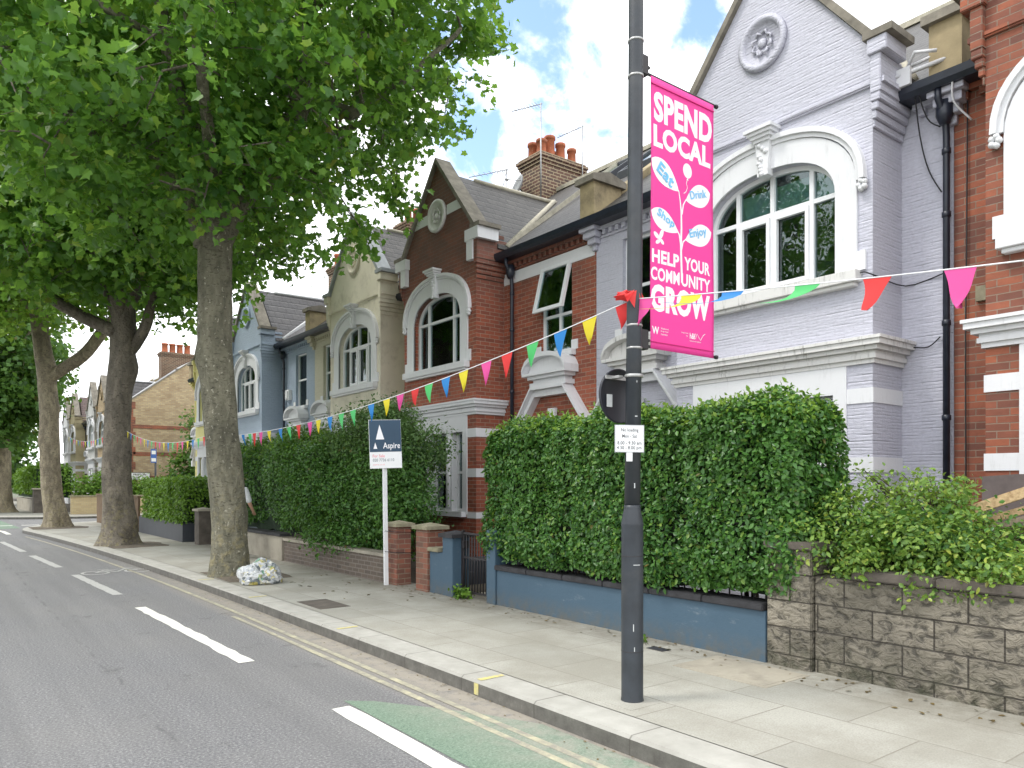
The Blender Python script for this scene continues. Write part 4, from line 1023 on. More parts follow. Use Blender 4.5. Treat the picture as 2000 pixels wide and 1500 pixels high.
def pier(label, x0, x1, y0, y1, h, mat, cap, base=None):
    r = empty('gate_pier', ((x0 + x1) / 2, (y0 + y1) / 2, .12), label, 'gate pier', 'gate piers along the pavement')
    m = MB(); m.box(x0, x1, y0, y1, .1, h - .06); m.build('pier', mat, r, bevel=.006)
    m = MB(); q = .045; m.box(x0 - q, x1 + q, y0 - q, y1 + q, h - .06, h - .01)
    cx, cy = (x0 + x1) / 2, (y0 + y1) / 2
    m.add([(x0 - q, y0 - q, h - .01), (x1 + q, y0 - q, h - .01), (x1 + q, y1 + q, h - .01), (x0 - q, y1 + q, h - .01), (cx, cy, h + .035)], [(0, 1, 4), (1, 2, 4), (2, 3, 4), (3, 0, 4)])
    m.build('cap', cap, r); return r
pier('blue painted gate pier with dark cap beside the black gate', 5.57, 5.85, 8.60, 8.86, .98, 'wall_blue', 'coping_black')
p = pier('orange brick gate pier with mossy cap touching the blue wall', 5.55, 5.84, 9.22, 9.55, 1.06, 'pier_brick', 'pier_cap')
pier('orange brick gate pier just right of the for sale post', 5.55, 5.80, 10.12, 10.40, 1.06, 'pier_brick', 'pier_cap')
wall_thing('garden_wall', 'short stretch of blue wall with pale cap between two gate piers', 'wall', (5.7, 9.04, .12), [('wall', 'wall_blue', [(5.58, 5.82, 8.865, 9.21, .1, .70)], .005), ('cap', 'pier_cap', [(5.54, 5.86, 8.94, 9.215, .703, .76)], .006)])
wall_thing('garden_wall', 'low dark brown brick wall with stone coping under the bushy hedge', 'wall', (5.6, 12.5, .12), [('wall', 'brown_brick', [(5.54, 5.76, 10.41, 14.7, .1, .52)], .004), ('coping', 'concrete', [(5.51, 5.79, 10.41 + k * .86, 10.41 + k * .86 + .855, .523, .575) for k in range(5)], .006)])
wall_thing('garden_wall', 'low pale rendered wall with dark coping behind the nearest tree trunk', 'wall', (5.6, 16.8, .12), [('wall', 'concrete', [(5.5, 5.72, 14.71, 19.3, .1, .60)], .005), ('coping', 'coping_black', [(5.46, 5.76, 14.71, 19.3, .603, .66)], .006)])
pier('squat brown stone pier with flat cap between black wall and tree trunk', 5.3, 5.65, 19.85, 20.25, 1.02, 'brown_stone', 'concrete')
wall_thing('garden_wall', 'low smooth wall painted dark grey under the square clipped hedge', 'wall', (5.3, 23.6, .12), [('wall', 'planter', [(5.2, 5.45, 21.0, 26.3, .1, .62)], .005), ('return_wall', 'planter', [(5.45, 6.9, 21.0, 21.25, .1, .62)], .005)])
wall_thing('timber_fence', 'plain brown board fence between tree trunk and dark grey wall', 'fence', (5.2, 29, .12), [('boards', 'timber_fence', [(5.2, 5.26, 26.4 + k * .16, 26.4 + k * .16 + .155, .12, 1.2) for k in range(48)], 0), ('rail', 'timber_fence', [(5.17, 5.29, 26.4, 34.1, 1.2, 1.26)], 0)])
wall_thing('garden_wall', 'low pale yellow brick wall across the side street', 'wall', (8, 43.6, .12), [('wall', 'stock_low', [(5.5, 12, 43.55, 43.8, .1, 1.0)], 0), ('coping', 'pier_cap', [(5.45, 12, 43.5, 43.85, 1.002, 1.07)], 0)])
wall_thing('garden_wall', 'far low grey wall under the rounded hedge', 'wall', (4.4, 51, .12), [('wall', 'concrete', [(4.3, 4.6, 47.5, 58, .1, .8)], 0), ('pier', 'brown_stone', [(4.2, 4.65, 46.6, 47.4, .1, 1.35)], 0), ('cap', 'concrete', [(4.15, 4.7, 46.5, 47.5, 1.352, 1.43)], 0)])
# steps and paths
m = MB(); m.box(5.95, 8.9, 9.55, 10.12, .1, .3); m.box(6.6, 8.9, 9.56, 10.11, .3, .47); struct(m.build('entrance_step', 'planter'))
m = MB(); m.box(5.92, 8.9, 7.95, 8.58, .1, .15); struct(m.build('path', 'concrete'))
# the iron gate
gt = empty('iron_gate', (5.72, 8.25, .12), 'small black iron bar gate next to the blue pier', 'gate')
m = MB()
for k in range(10): y = 7.97 + k * .065; m.tube([(5.72, y, .2), (5.72, y, .98)], .009, 6)
m.build('bars', 'iron', gt)
m = MB()
for z in (.2, .66, .98): m.box(5.705, 5.735, 7.94, 8.58, z - .012, z + .012)
m.box(5.70, 5.74, 7.925, 7.955, .15, 1.02); m.box(5.70, 5.74, 8.56, 8.59, .15, 1.02)
m.build('frame', 'iron', gt)
m = MB(); m.box(5.68, 5.76, 8.5, 8.56, .78, .88); m.build('latch', 'iron', gt)
# railing on the blue wall, inside the hedge
rl = empty('iron_railing', (5.78, 5.8, .62), 'black iron railing standing on the blue wall inside the hedge', 'railing')
m = MB()
for k in range(30): y = 3.9 + k * .13; m.tube([(5.78, y, .62), (5.78, y, 1.4)], .008, 5)
m.box(5.765, 5.795, 3.86, 7.7, 1.28, 1.31); m.build('bars', 'iron', rl)
# finial rail by the red house porch
m = MB()
for k in range(9): y = 8.0 + k * .1; m.tube([(7.3, y, .2), (7.3, y, 1.22)], .01, 5); m.lathe((7.3, y, 1.2), [(.012, 0), (.03, .03), (.005, .09)], 8)
m.box(7.285, 7.315, 7.9, 8.9, 1.1, 1.13); r = m.build('finial_railing', 'iron', origin=(7.3, 8.4, .12)); tag(r, 'spiked black railing seen over the small iron gate', 'railing')

# ---------------------------------------------------------------- foliage
rng = np.random.default_rng(7)
LEAF_MAPLE = ([(0, .08, 0), (.14, .0, .03), (.44, .10, .10), (.37, .30, .05), (.52, .58, .13), (.24, .62, .04), (0, 1.0, -.06), (-.24, .62, .04), (-.52, .58, .13), (-.37, .30, .05), (-.44, .10, .10), (-.14, .0, .03)],
              [(0, 1, 2, 3, 4, 5, 6), (0, 6, 7, 8, 9, 10, 11)])
LEAF_OVAL = ([(0, 0, 0), (.27, .35, .07), (.2, .72, .05), (0, 1, 0), (-.2, .72, .05), (-.27, .35, .07)], [(0, 1, 2, 3), (0, 3, 4, 5)])
LEAF_QUAD = ([(0, 0, 0), (.42, .45, .08), (0, 1, 0), (-.42, .45, .08)], [(0, 1, 2), (0, 2, 3)])
def leaves(name, P, size, mat, parent, tpl, bias=None, spread=.8, droop=.3, origin=(0, 0, 0), label=None):
    P = np.asarray(P, 'f'); n = len(P)
    tv = np.array(tpl[0], 'f'); k = len(tv)
    nb = np.tile(np.array([0, 0, 1.0]), (n, 1)) if bias is None else np.asarray(bias, float)
    nrm = nb + rng.normal(0, spread, (n, 3)); nrm /= np.linalg.norm(nrm, axis=1, keepdims=True) + 1e-9
    t = rng.normal(0, 1, (n, 3)); t[:, 2] -= droop * 2
    t -= nrm * (t * nrm).sum(1, keepdims=True); t /= np.linalg.norm(t, axis=1, keepdims=True) + 1e-9
    s = np.cross(t, nrm)
    sz = np.asarray(size) * rng.uniform(.5, 1.3, n)
    V = P[:, None, :] + sz[:, None, None] * (tv[None, :, 0:1] * s[:, None, :] + tv[None, :, 1:2] * t[:, None, :] + tv[None, :, 2:3] * nrm[:, None, :])
    V = V.reshape(-1, 3) - np.array(origin)
    fl = np.concatenate([np.array(f) for f in tpl[1]]); ft = np.array([len(f) for f in tpl[1]])
    lv = (fl[None, :] + (np.arange(n) * k)[:, None]).ravel(); tot = np.tile(ft, n)
    st = np.concatenate([[0], np.cumsum(tot)[:-1]])
    me = bpy.data.meshes.new(name)
    me.vertices.add(len(V)); me.vertices.foreach_set('co', V.astype('f').ravel())
    me.loops.add(len(lv)); me.loops.foreach_set('vertex_index', lv.astype('i'))
    me.polygons.add(len(tot)); me.polygons.foreach_set('loop_start', st.astype('i')); me.polygons.foreach_set('loop_total', tot.astype('i'))
    me.update(calc_edges=True)
    me.materials.append(M[mat])
    o = bpy.data.objects.new(name, me); COL.objects.link(o)
    if parent is not None: o.parent = parent
    if label: o['label'] = label
    return o
def wob(P, f, ph=0):
    x, y, z = P[:, 0] * f + ph, P[:, 1] * f + ph * 1.7, P[:, 2] * f + ph * .6
    return (np.sin(x * 1.3 + 1.7 * np.sin(y * .9)) + np.sin(y * 1.7 + 1.3 * np.sin(z * 1.1)) + np.sin(z * 1.5 + 1.9 * np.sin(x * .8)) + .6 * np.sin(2.9 * x + 2.3 * y) + .6 * np.sin(3.1 * z - 2.1 * y)) / 4.2

def hedge(name, label, x0, x1, y0, y1, z0, z1, n, size, mat, tpl=LEAF_OVAL, amp=.10, rnd=.25, cat='hedge', f=2.2, thin_bottom=0, shoot=None, core='core', ph=0, loc=None, trim=.12, stems=0):
    """clipped hedge: leaves packed in the outer shell of a rounded, uneven block, a solid dark core in place of inner shade, and stems"""
    c = np.array([(x0 + x1) / 2, (y0 + y1) / 2, (z0 + z1) / 2]); h = np.array([(x1 - x0) / 2, (y1 - y0) / 2, (z1 - z0) / 2])
    r = empty(name, (c[0], c[1], .12), label, cat)
    # sample on box surface by area
    A = np.array([h[1] * h[2], h[1] * h[2] * .3, h[0] * h[2], h[0] * h[2] * .6, h[0] * h[1], 0]); A = A / A.sum()
    face = rng.choice(6, n, p=A); q = rng.uniform(-1, 1, (n, 3)); nm = np.zeros((n, 3))
    for i, (ax, sg) in enumerate(((0, -1), (0, 1), (1, -1), (1, 1), (2, 1), (2, -1))):
        k = face == i; q[k, ax] = sg; nm[k, ax] = sg
    P = q * h
    # round the corners
    inn = np.clip(P, -(h - rnd), h - rnd); d = P - inn; l = np.linalg.norm(d, axis=1, keepdims=True); nn = np.where(l > 1e-6, d / np.maximum(l, 1e-6), nm)
    P = inn + nn * np.minimum(l, rnd)
    W_ = wob(P + c, f, ph) * amp + wob(P + c, f * 3.3, ph + 3) * amp * .45
    depth = rng.exponential(trim, n)
    P = P + nn * (W_ - np.minimum(depth, .5) + .02)[:, None] + c
    if thin_bottom: 
        keep = (P[:, 2] > z0 + thin_bottom * (1 + .9 * wob(P, 3.5, 5))) | (rng.random(n) < .25); P = P[keep]; nn = nn[keep]
    cl_ = wob(P, 9.0, ph + 7) + .7 * wob(P, 17.0, ph + 1); k = (cl_ > -.62) | (rng.random(len(P)) < .35); P = P[k]; nn = nn[k]; P += nn * (np.clip(cl_[k], -1, 1) * .045)[:, None]
    P[:, 2] = np.maximum(P[:, 2], z0 - .06)
    leaves('foliage', P, size, mat, r, tpl, nn + np.array([0, 0, .5]), .75, .25, origin=r.location)
    if shoot:
        m2 = shoot[1]; k = (nn[:, 2] > .45); S = P[k]; S = S[rng.choice(len(S), min(len(S), m2), replace=False)] + np.array([0, 0, .035]) + rng.normal(0, .02, (min(len(S), m2), 3))
        leaves('new_shoots', S, size, shoot[0], r, tpl, None, .9, -.3, origin=r.location)
    m = MB(); ins = .26  # added solid core, coloured dark as inner shade, blocks the view through
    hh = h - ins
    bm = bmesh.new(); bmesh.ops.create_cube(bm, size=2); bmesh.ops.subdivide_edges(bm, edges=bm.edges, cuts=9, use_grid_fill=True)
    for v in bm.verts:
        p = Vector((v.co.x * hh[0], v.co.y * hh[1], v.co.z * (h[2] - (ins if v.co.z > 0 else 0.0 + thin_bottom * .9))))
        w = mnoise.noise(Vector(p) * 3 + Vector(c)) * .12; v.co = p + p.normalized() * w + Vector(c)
    me = bpy.data.meshes.new('dark_fill'); bm.to_mesh(me); bm.free(); me.transform(Matrix.Translation(-r.location)); me.materials.append(M[core])
    o = bpy.data.objects.new('dark_fill', me); COL.objects.link(o); o.parent = r
    if stems:
        m = MB(); rn = random.Random(3)
        for k in range(stems):
            y = y0 + .15 + (y1 - y0 - .3) * (k + rn.random() * .7) / stems; x = c[0] + rn.uniform(-.25, .1)
            for j in range(3): m.tube([(x, y, .12), (x + rn.uniform(-.05, .05), y + rn.uniform(-.08, .08), z0 + .1), (x + rn.uniform(-.25, .2), y + rn.uniform(-.2, .2), z0 + .75)], [.022, .017, .008], 5)
        m.build('stems', 'twig', r)
    return r
hedge('hedge', 'big dense clipped privet hedge above the blue wall behind the lamp post', 5.58, 6.62, 3.50, 8.10, .60, 2.40, 84000, .054, 'leaf_privet', amp=.15, rnd=.36, thin_bottom=.07, shoot=('leaf_shoot', 5000), stems=16, trim=.10)
# bushy hedge behind the for sale board: three plants growing into one another
hedge('hedge', 'tall bushy green hedge between the nearest tree and the for sale board', 5.8, 7.6, 13.6, 20.0, .6, 2.55, 46000, .07, 'leaf_dark', amp=.34, rnd=.6, f=1.3, ph=2, trim=.2, shoot=('leaf_lime', 7000))
def loose_bush(name, label, centers, n, size, mat, tpl=LEAF_OVAL, spray=.16, per=26, stemroot=None, cat='shrub', droop=.2, core=None, gaps=.0, flat_=1.0):
    """airy shrub: sprays of leaves spread through a few ellipsoids, arching stems underneath"""
    c0 = centers[0][0]; root = empty(name, (c0[0], c0[1], .12), label, cat)
    nc = n // per; vol = np.array([a[1][0] * a[1][1] * a[1][2] for a in centers]); ch = rng.choice(len(centers), nc, p=vol / vol.sum())
    u = rng.normal(0, 1, (nc, 3)); u /= np.linalg.norm(u, axis=1, keepdims=True); rr = rng.uniform(.25, 1.0, nc) ** .5
    C = np.array([centers[i][0] for i in ch]) + u * rr[:, None] * np.array([centers[i][1] for i in ch])
    C += u * (wob(C, 3.1, 1) * .12)[:, None]
    if gaps: k = wob(C, 2.6, 4) > -1 + gaps; C = C[k]; u = u[k]
    nc = len(C)
    P = np.repeat(C, per, 0) + rng.normal(0, spray, (nc * per, 3)) * np.array([1, 1, .7 * flat_]); B = np.repeat(u, per, 0) * .6 + np.array([0, 0, .7])
    leaves('foliage', P, size, mat, root, tpl, B, .7, droop, origin=root.location)
    m = MB(); rn = random.Random(4); sr = stemroot or (c0[0], c0[1], .12)
    idx = rng.choice(nc, min(nc, 70), replace=False)
    for i in idx:
        if n < 400 and i % 3: continue
        e = Vector(C[i]); a = Vector(sr) + Vector((rn.uniform(-.15, .15), rn.uniform(-.15, .15), 0)); mid = a.lerp(e, .55) + Vector((0, 0, .18 * (e - a).length))
        q_ = .15 if n < 400 else 1; m.tube([a, a.lerp(mid, .6) + Vector((0, 0, .05 * q_)), mid, e], [.014 * q_, .011 * q_, .008 * q_, .003 * q_], 5)
    m.build('stems', 'twig', root)
    return root
loose_bush('shrub', 'tall airy grey green shrub behind the for sale board', [((6.45, 12.1, 1.9), (.65, 1.0, 1.15)), ((6.55, 11.35, 2.2), (.5, .55, .55)), ((6.5, 12.3, 2.65), (.6, .95, .5)), ((6.7, 10.95, 2.3), (.35, .35, .35)), ((6.3, 11.3, 1.5), (.4, .45, .5)), ((6.3, 13.3, 2.5), (.5, .6, .5))], 30000, .058, 'leaf_olive', spray=.12, stemroot=(6.5, 12.0, .12), gaps=.3)
loose_bush('shrub', 'dense mid green bush hanging over the brown brick wall', [((6.15, 12.0, 1.35), (.65, 1.7, .95)), ((6.1, 13.8, 1.5), (.65, 1.2, 1.05)), ((6.0, 11.2, 1.0), (.4, .6, .5)), ((5.6, 12.4, .75), (.25, 1.2, .28)), ((6.0, 14.6, 1.9), (.5, .8, .6))], 38000, .064, 'leaf_dark', spray=.14, stemroot=(6.4, 12.5, .12))
loose_bush('shrub', 'bright yellow green shrub spilling over the rock faced wall', [((6.2, 3.25, 1.22), (.45, .42, .40)), ((6.1, 2.75, 1.14), (.42, .5, .30)), ((5.95, 2.25, 1.02), (.32, .42, .17)), ((6.55, 2.9, 1.42), (.40, .40, .26)), ((5.72, 3.1, 1.02), (.16, .42, .20)), ((5.72, 2.45, .97), (.15, .4, .15)), ((6.4, 2.5, 1.2), (.35, .3, .2)), ((5.9, 2.0, 1.0), (.25, .25, .14)), ((5.74, 3.5, 1.16), (.14, .22, .16)), ((6.3, 3.3, 1.62), (.16, .12, .12)), ((6.5, 2.65, 1.62), (.14, .14, .1))], 12500, .047, 'leaf_bright', spray=.058, per=16, stemroot=(6.5, 2.8, .12), gaps=.55)
leaves('dark_fill', np.array([(6.3, 2.85, 1.15)]) + rng.normal(0, 1, (5200, 3)) * np.array([.22, .38, .15]), .05, 'leaf_privet', bpy.data.objects['shrub.002'], LEAF_OVAL, None, .8, .2, origin=bpy.data.objects['shrub.002'].location)  # darker leaves added inside, their colour stands in for interior shade
loose_bush('shrub', 'thin sprays of the yellow green shrub reaching towards the downpipe', [((6.9, 2.95, 1.6), (.2, .3, .12)), ((6.6, 3.3, 1.62), (.2, .2, .16)), ((6.55, 2.0, 1.3), (.25, .25, .12))], 1000, .045, 'leaf_bright', spray=.06, per=10, stemroot=(6.6, 2.7, .6))
hedge('hedge', 'square clipped bright hedge on the dark grey wall', 5.15, 6.9, 20.9, 25.5, .62, 1.80, 16000, .09, 'leaf_lime', amp=.05, rnd=.12, trim=.1)
hedge('hedge', 'rounded far hedge beyond the side street left of the pale trunk', 4.1, 6.2, 46.8, 58, .9, 2.7, 9000, .16, 'leaf_lime', tpl=LEAF_QUAD, amp=.12, rnd=.7)
loose_bush('shrub', 'low bright bush behind the pale yellow brick wall', [((7.4, 44.9, 1.4), (1.6, .8, .8)), ((9.2, 44.9, 1.2), (1.4, .7, .6))], 6000, .16, 'leaf_lime', LEAF_QUAD, spray=.25)
loose_bush('climbing_shrub', 'tall dark climber covering part of the stock brick side wall', [((12.0, 45.2, 2.2), (1.6, .6, 2.1)), ((12.8, 45.3, 4.2), (1.3, .5, 2.2)), ((13.6, 45.3, 5.6), (.9, .4, 1.4))], 9000, .2, 'leaf_far', LEAF_QUAD, spray=.3)
loose_bush('weed', 'small green weed growing at the foot of the blue gate pier', [((5.62, 8.45, .2), (.12, .18, .09))], 260, .06, 'leaf_lime', spray=.05, per=10, cat='weed')
loose_bush('weed', 'tiny weed in the paving joint below the blue wall', [((5.45, 5.05, .14), (.07, .09, .03))], 90, .035, 'leaf_lime', spray=.03, per=9, cat='weed')
# ---------------------------------------------------------------- plane trees
def trunk_mesh(T_, seed, lean, r0, r1, zf, limbs, root, mat, flare=1.35, knobs=(), bumps=()):
    """tapered, slightly fluted trunk with root flare, then hand-placed limbs"""
    seg, nz_ = 28, 46; vs = []; fs = []
    for i in range(nz_):
        t = (i / (nz_ - 1)) ** 1.25; z = zf * t
        r = r0 + (r1 - r0) * t; fl = math.exp(-z / .28) * (flare - 1) * r0
        cx = lean[0] * t + .05 * math.sin(z * 1.1 + seed); cy = lean[1] * t + .04 * math.cos(z * .9 + seed)
        for k in range(seg):
            a = 2 * math.pi * k / seg
            rr = r + fl * (1 + .45 * math.sin(a * 4 + seed)) + .05 * r * math.sin(3 * a + z * .8 + seed)
            p = Vector((cx + rr * math.cos(a), cy + rr * math.sin(a), z - (.03 if i == 0 else 0)))
            n1 = mnoise.noise(Vector((p.x * 2.2, p.y * 2.2, p.z * 1.6)) + Vector((seed * 3.1, 0, 0))); n2 = mnoise.noise(p * 7 + Vector((0, seed, 0)))
            rr2 = 1 + .08 * n1 + .03 * n2
            for (bz, ba, bm_, bw_) in bumps:
                da = math.atan2(math.sin(a - ba), math.cos(a - ba)) * r; rr2 += bm_ * math.exp(-((z - bz) ** 2 + da ** 2) / bw_ ** 2)
            vs.append((cx + (p.x - cx) * rr2, cy + (p.y - cy) * rr2, p.z))
    fs = [(i * seg + k, i * seg + (k + 1) % seg, (i + 1) * seg + (k + 1) % seg, (i + 1) * seg + k) for i in range(nz_ - 1) for k in range(seg)]
    m = MB(); bx, by, bz = T_
    m.T = lambda p: (p[0] + bx, p[1] + by, p[2] + bz)
    m.add(vs, fs, True)
    for (pts, rads) in limbs:
        P = [Vector(p) for p in pts]; out = []; ro = []
        for i in range(len(P) - 1):
            for k in range(5):
                t = k / 5; a = P[max(i - 1, 0)]; b = P[i]; c = P[i + 1]; d = P[min(i + 2, len(P) - 1)]
                q = .5 * ((2 * b) + (c - a) * t + (2 * a - 5 * b + 4 * c - d) * t * t + (3 * b - a - 3 * c + d) * t ** 3)
                q += Vector((mnoise.noise(q * 1.3), mnoise.noise(q * 1.3 + Vector((9, 0, 0))), 0)) * .06
                out.append(q); rr = rads[i] + (rads[i + 1] - rads[i]) * t; ro.append(rr * (1 + .16 * mnoise.noise(q * 3)))
        out.append(P[-1]); ro.append(rads[-1]); m.tube(out, ro, 12)
    for (p, r) in knobs:
        m.lathe(p, [(.2 * r, -r), (.75 * r, -.7 * r), (r, 0), (.8 * r, .6 * r), (.25 * r, r)], 10)
    return m.build('trunk', mat, root)
def crown_points(ells, ncl, per, spray, keep=None, gap=-.55, f=.9, ph=0, shell=.45):
    vol = np.array([e[1][0] * e[1][1] * e[1][2] for e in ells]); ch = rng.choice(len(ells), ncl, p=vol / vol.sum())
    u = rng.normal(0, 1, (ncl, 3)); u /= np.linalg.norm(u, axis=1, keepdims=True)
    rr = rng.uniform(shell ** 3, 1, ncl) ** (1 / 3)
    Cn = np.array([e[0] for e in ells])[ch]; Rn = np.array([e[1] for e in ells])[ch]
    C = Cn + u * rr[:, None] * Rn * (1 + .13 * wob(u * 3, 1.5, ph))[:, None]
    k = wob(C, f, ph) + .5 * wob(C, f * 2.3, ph + 2) > gap
    if keep is not None: k &= keep(C)
    C = C[k]; n = len(C)
    # a spray: leaves hang along a short drooping twig
    d = rng.normal(0, 1, (n, 3)); d[:, 2] = d[:, 2] * .35 - .35; d += (C - Cn[k]) / Rn[k] * .7; d /= np.linalg.norm(d, axis=1, keepdims=True)
    t = rng.uniform(-1, 1, (n, per, 1)); P = C[:, None, :] + d[:, None, :] * t * spray * 1.5 + rng.normal(0, spray * .42, (n, per, 3))
    P[:, :, 2] -= (t[:, :, 0] ** 2) * spray * .45
    return P.reshape(-1, 3), C, d
def twigs(C, d, root, spray, ccs, nmax=260, mat='bark2', reach=2.0):
    """fine branches from the nearest stretch of limb out to the leaf sprays"""
    m = MB(); A = np.array(ccs); idx = rng.permutation(len(C)); made = 0
    nodes = [tuple(a) for a in ccs]
    for i in idx:
        if made >= nmax: break
        e = Vector(C[i]); Q = np.array(nodes); dd = np.linalg.norm(Q - np.array(e), axis=1) + rng.uniform(0, .5, len(nodes)); k = int(dd.argmin()); L_ = dd[k]
        if L_ > reach or L_ < .35: continue
        b = Vector(nodes[k]); mid = b.lerp(e, .5) + Vector((rng.normal(0, .1), rng.normal(0, .1), .12 * L_)); en = e + Vector(d[i]) * spray
        r0 = .010 + .009 * L_
        m.tube([b, mid, e, en], [r0, r0 * .7, .009, .004], 5); made += 1
        if len(nodes) < 400: nodes.append(tuple(mid.lerp(e, .6)))
    m.build('branches', mat, root)
def limb_points(base, limbs, t0=.3):
    out = []
    for pts, _ in limbs:
        P = [Vector(base) + Vector(p) for p in pts]
        for a, b in zip(P[:-1], P[1:]):
            for k in range(3): out.append(tuple(a.lerp(b, (k + 1) / 3)))
    return [p for p in out if p[2] > base[2] + 6.2] or out
th = R(37.4)
RV = Vector((math.cos(th), -math.sin(th), 0)); FV = Vector((math.sin(th), math.cos(th), 0))
def lim(r, z, f=0): return tuple(RV * r + FV * f + Vector((0, 0, z)))
# nearest tree
T1 = (3.9, 12.9, .12)
t1 = empty('plane_tree', T1, 'nearest plane tree with smooth olive flecked trunk and a rubbish bag at its foot', 'tree', 'street plane trees along the kerb')
T1L = [
    ([lim(-.25, 5.4), lim(.1, 6.1), lim(.81, 7.2), lim(1.25, 8.0), lim(1.25, 9.6), lim(1.1, 11.5)], [.26, .23, .19, .17, .13, .07]),
    ([lim(1.2, 7.85), lim(1.7, 7.75, -.1), lim(2.2, 7.65, -.2), lim(2.3, 8.5, -.2)], [.12, .11, .10, .07]),
    ([lim(2.2, 7.7, -.2), lim(3.0, 8.1, -.3), lim(3.9, 9.0, -.2)], [.07, .055, .03]),
    ([lim(-.35, 5.5), lim(-.5, 6.1), lim(-1.0, 6.7), lim(-1.66, 7.5), lim(-2.1, 8.3), lim(-2.5, 9.6)], [.24, .21, .17, .14, .12, .07]),
    ([lim(-1.66, 7.5), lim(-2.8, 7.7, -.5), lim(-3.9, 8.3, -.6)], [.09, .07, .04]),
    ([lim(-.3, 5.7), lim(-.45, 6.5, .1), lim(-.65, 7.5, .1), lim(-.85, 8.6, .2), lim(-.9, 10.8, .2)], [.2, .17, .14, .12, .07]),
    ([lim(-.2, 5.8), lim(-.3, 6.9, -.5), lim(-.5, 8.2, -1.1), lim(-.4, 10.0, -1.8)], [.18, .14, .11, .06]),
    ([lim(-.2, 5.8), lim(.2, 6.9, .8), lim(.5, 8.2, 1.9), lim(.6, 10.0, 2.6)], [.17, .13, .1, .06]),
    ([lim(.1, 6.0), lim(.2, 6.4, -1.2), lim(.6, 7.1, -2.6), lim(.5, 8.0, -3.4)], [.13, .1, .07, .04]),
    ([lim(1.25, 9.3), lim(2.2, 9.7, -.6), lim(3.2, 10.6, -1.0)], [.1, .07, .04]), ([lim(-.85, 8.6, .2), lim(-1.8, 9.2, -.6), lim(-3.0, 9.8, -1.6)], [.09, .06, .03]), ([lim(.5, 8.2, 1.9), lim(1.6, 8.6, 2.4), lim(2.8, 9.4, 2.6)], [.08, .06, .03]), ([lim(-.5, 8.2, -1.1), lim(-1.4, 8.4, -2.2), lim(-2.2, 9.0, -3.2)], [.08, .06, .03])]
trunk_mesh(T1, 1, (-.20, .13), .285, .262, 6.1, T1L, t1, 'bark1', flare=1.25, bumps=[(3.55, math.pi * .85, .22, .16), (4.4, 5.4, .10, .12), (1.0, 5.9, .08, .1)],
    knobs=[(lim(2.3, 8.75, -.2), .17), (lim(.95, 8.55, -.2), .14), (lim(-2.15, 7.2, -.2), .13), (lim(-.8, 7.1, -.5), .18), (lim(-.1, 5.75, -.28), .14)])
def near_trunk_clear(base, rad, zmin):
    def k(C):
        d = np.hypot(C[:, 0] - base[0], C[:, 1] - base[1]); return (C[:, 2] > zmin - .0) | (d > rad)
    return k
def hang(C):   # umbrella-shaped underside: high by the trunk, lowest a third of the way out, rising again to the tips
    dx, dy = C[:, 0] - 3.7, C[:, 1] - 13.1; d = np.hypot(dx, dy)
    rr = dx * RV.x + dy * RV.y
    zmin = np.where(d < 1.1, 6.35, 5.35 + .16 * np.maximum(0, d - 2) ** 1.7) + .25 * wob(C, 1.3, 9)
    zmin = zmin - np.where((rr < -.5), .35, 0) + np.where(rr > 3.2, (rr - 3.2) * .9, 0)
    zmin = np.maximum(zmin, np.where(rr > 2.35, 6.6 + (rr - 2.35) * 1.15, 0))
    return C[:, 2] > zmin
ells = [((3.9, 12.9, 9.2), (4.3, 4.3, 3.9)), ((3.9, 12.9, 11.5), (3.6, 3.6, 3.2)), ((2.2, 11.6, 7.6), (2.7, 2.7, 2.1)), ((5.9, 12.2, 7.7), (2.2, 2.4, 2.0)), ((3.4, 14.3, 7.4), (2.8, 2.6, 2.0)), ((6.6, 10.9, 9.6), (1.7, 1.9, 2.3))]
P, C, D = crown_points(ells, 1950, 34, .29, hang, gap=-.34, f=1.15, ph=1)
leaves('crown', P, .142, 'leaf_plane', t1, LEAF_MAPLE, (P - np.array([3.9, 12.9, 7.5])) * .08 + np.array([0, 0, .7]), .75, .5, origin=T1)
twigs(C, D, t1, .35, limb_points(T1, T1L), 520, 'bark2', 2.1)

def street_tree(base, label, seed, zf, r0, lean, crown, ncl, per, leafmat, size, barkmat, tpl, rfun=None, flare=1.5, extra=(), spray=.34, gap=-.6, group='street plane trees along the kerb', bumps=()):
    r = empty('plane_tree', base, label, 'tree', group); rn = random.Random(seed)
    lb = list(extra)
    for k in range(7):
        a = k * 2 * math.pi / 7 + rn.uniform(-.3, .3); R1 = rn.uniform(.5, .9); R2 = rn.uniform(1.8, 2.8)
        lb.append(([(lean[0], lean[1], zf - .35), (lean[0] + .4 * math.cos(a), lean[1] + .4 * math.sin(a), zf + .5), (lean[0] + R1 * 1.5 * math.cos(a), lean[1] + R1 * 1.5 * math.sin(a), zf + 1.6), (lean[0] + R2 * math.cos(a), lean[1] + R2 * math.sin(a), zf + 3.2 + rn.uniform(-.4, 1.5))], [.15, .13, .10, .05]))
    trunk_mesh(base, seed, lean, r0, r0 * .8, zf, lb, r, barkmat, flare, (), bumps)
    P, C, D = crown_points(crown, ncl, per, spray, rfun, gap, .8, seed)
    cc = np.array(crown[0][0])
    leaves('crown', P, size, leafmat, r, tpl, (P - cc) * .08 + np.array([0, 0, .7]), .6, .4, origin=base)
    twigs(C, D, r, spray, limb_points(base, lb), 200, barkmat, 2.4)
    return r
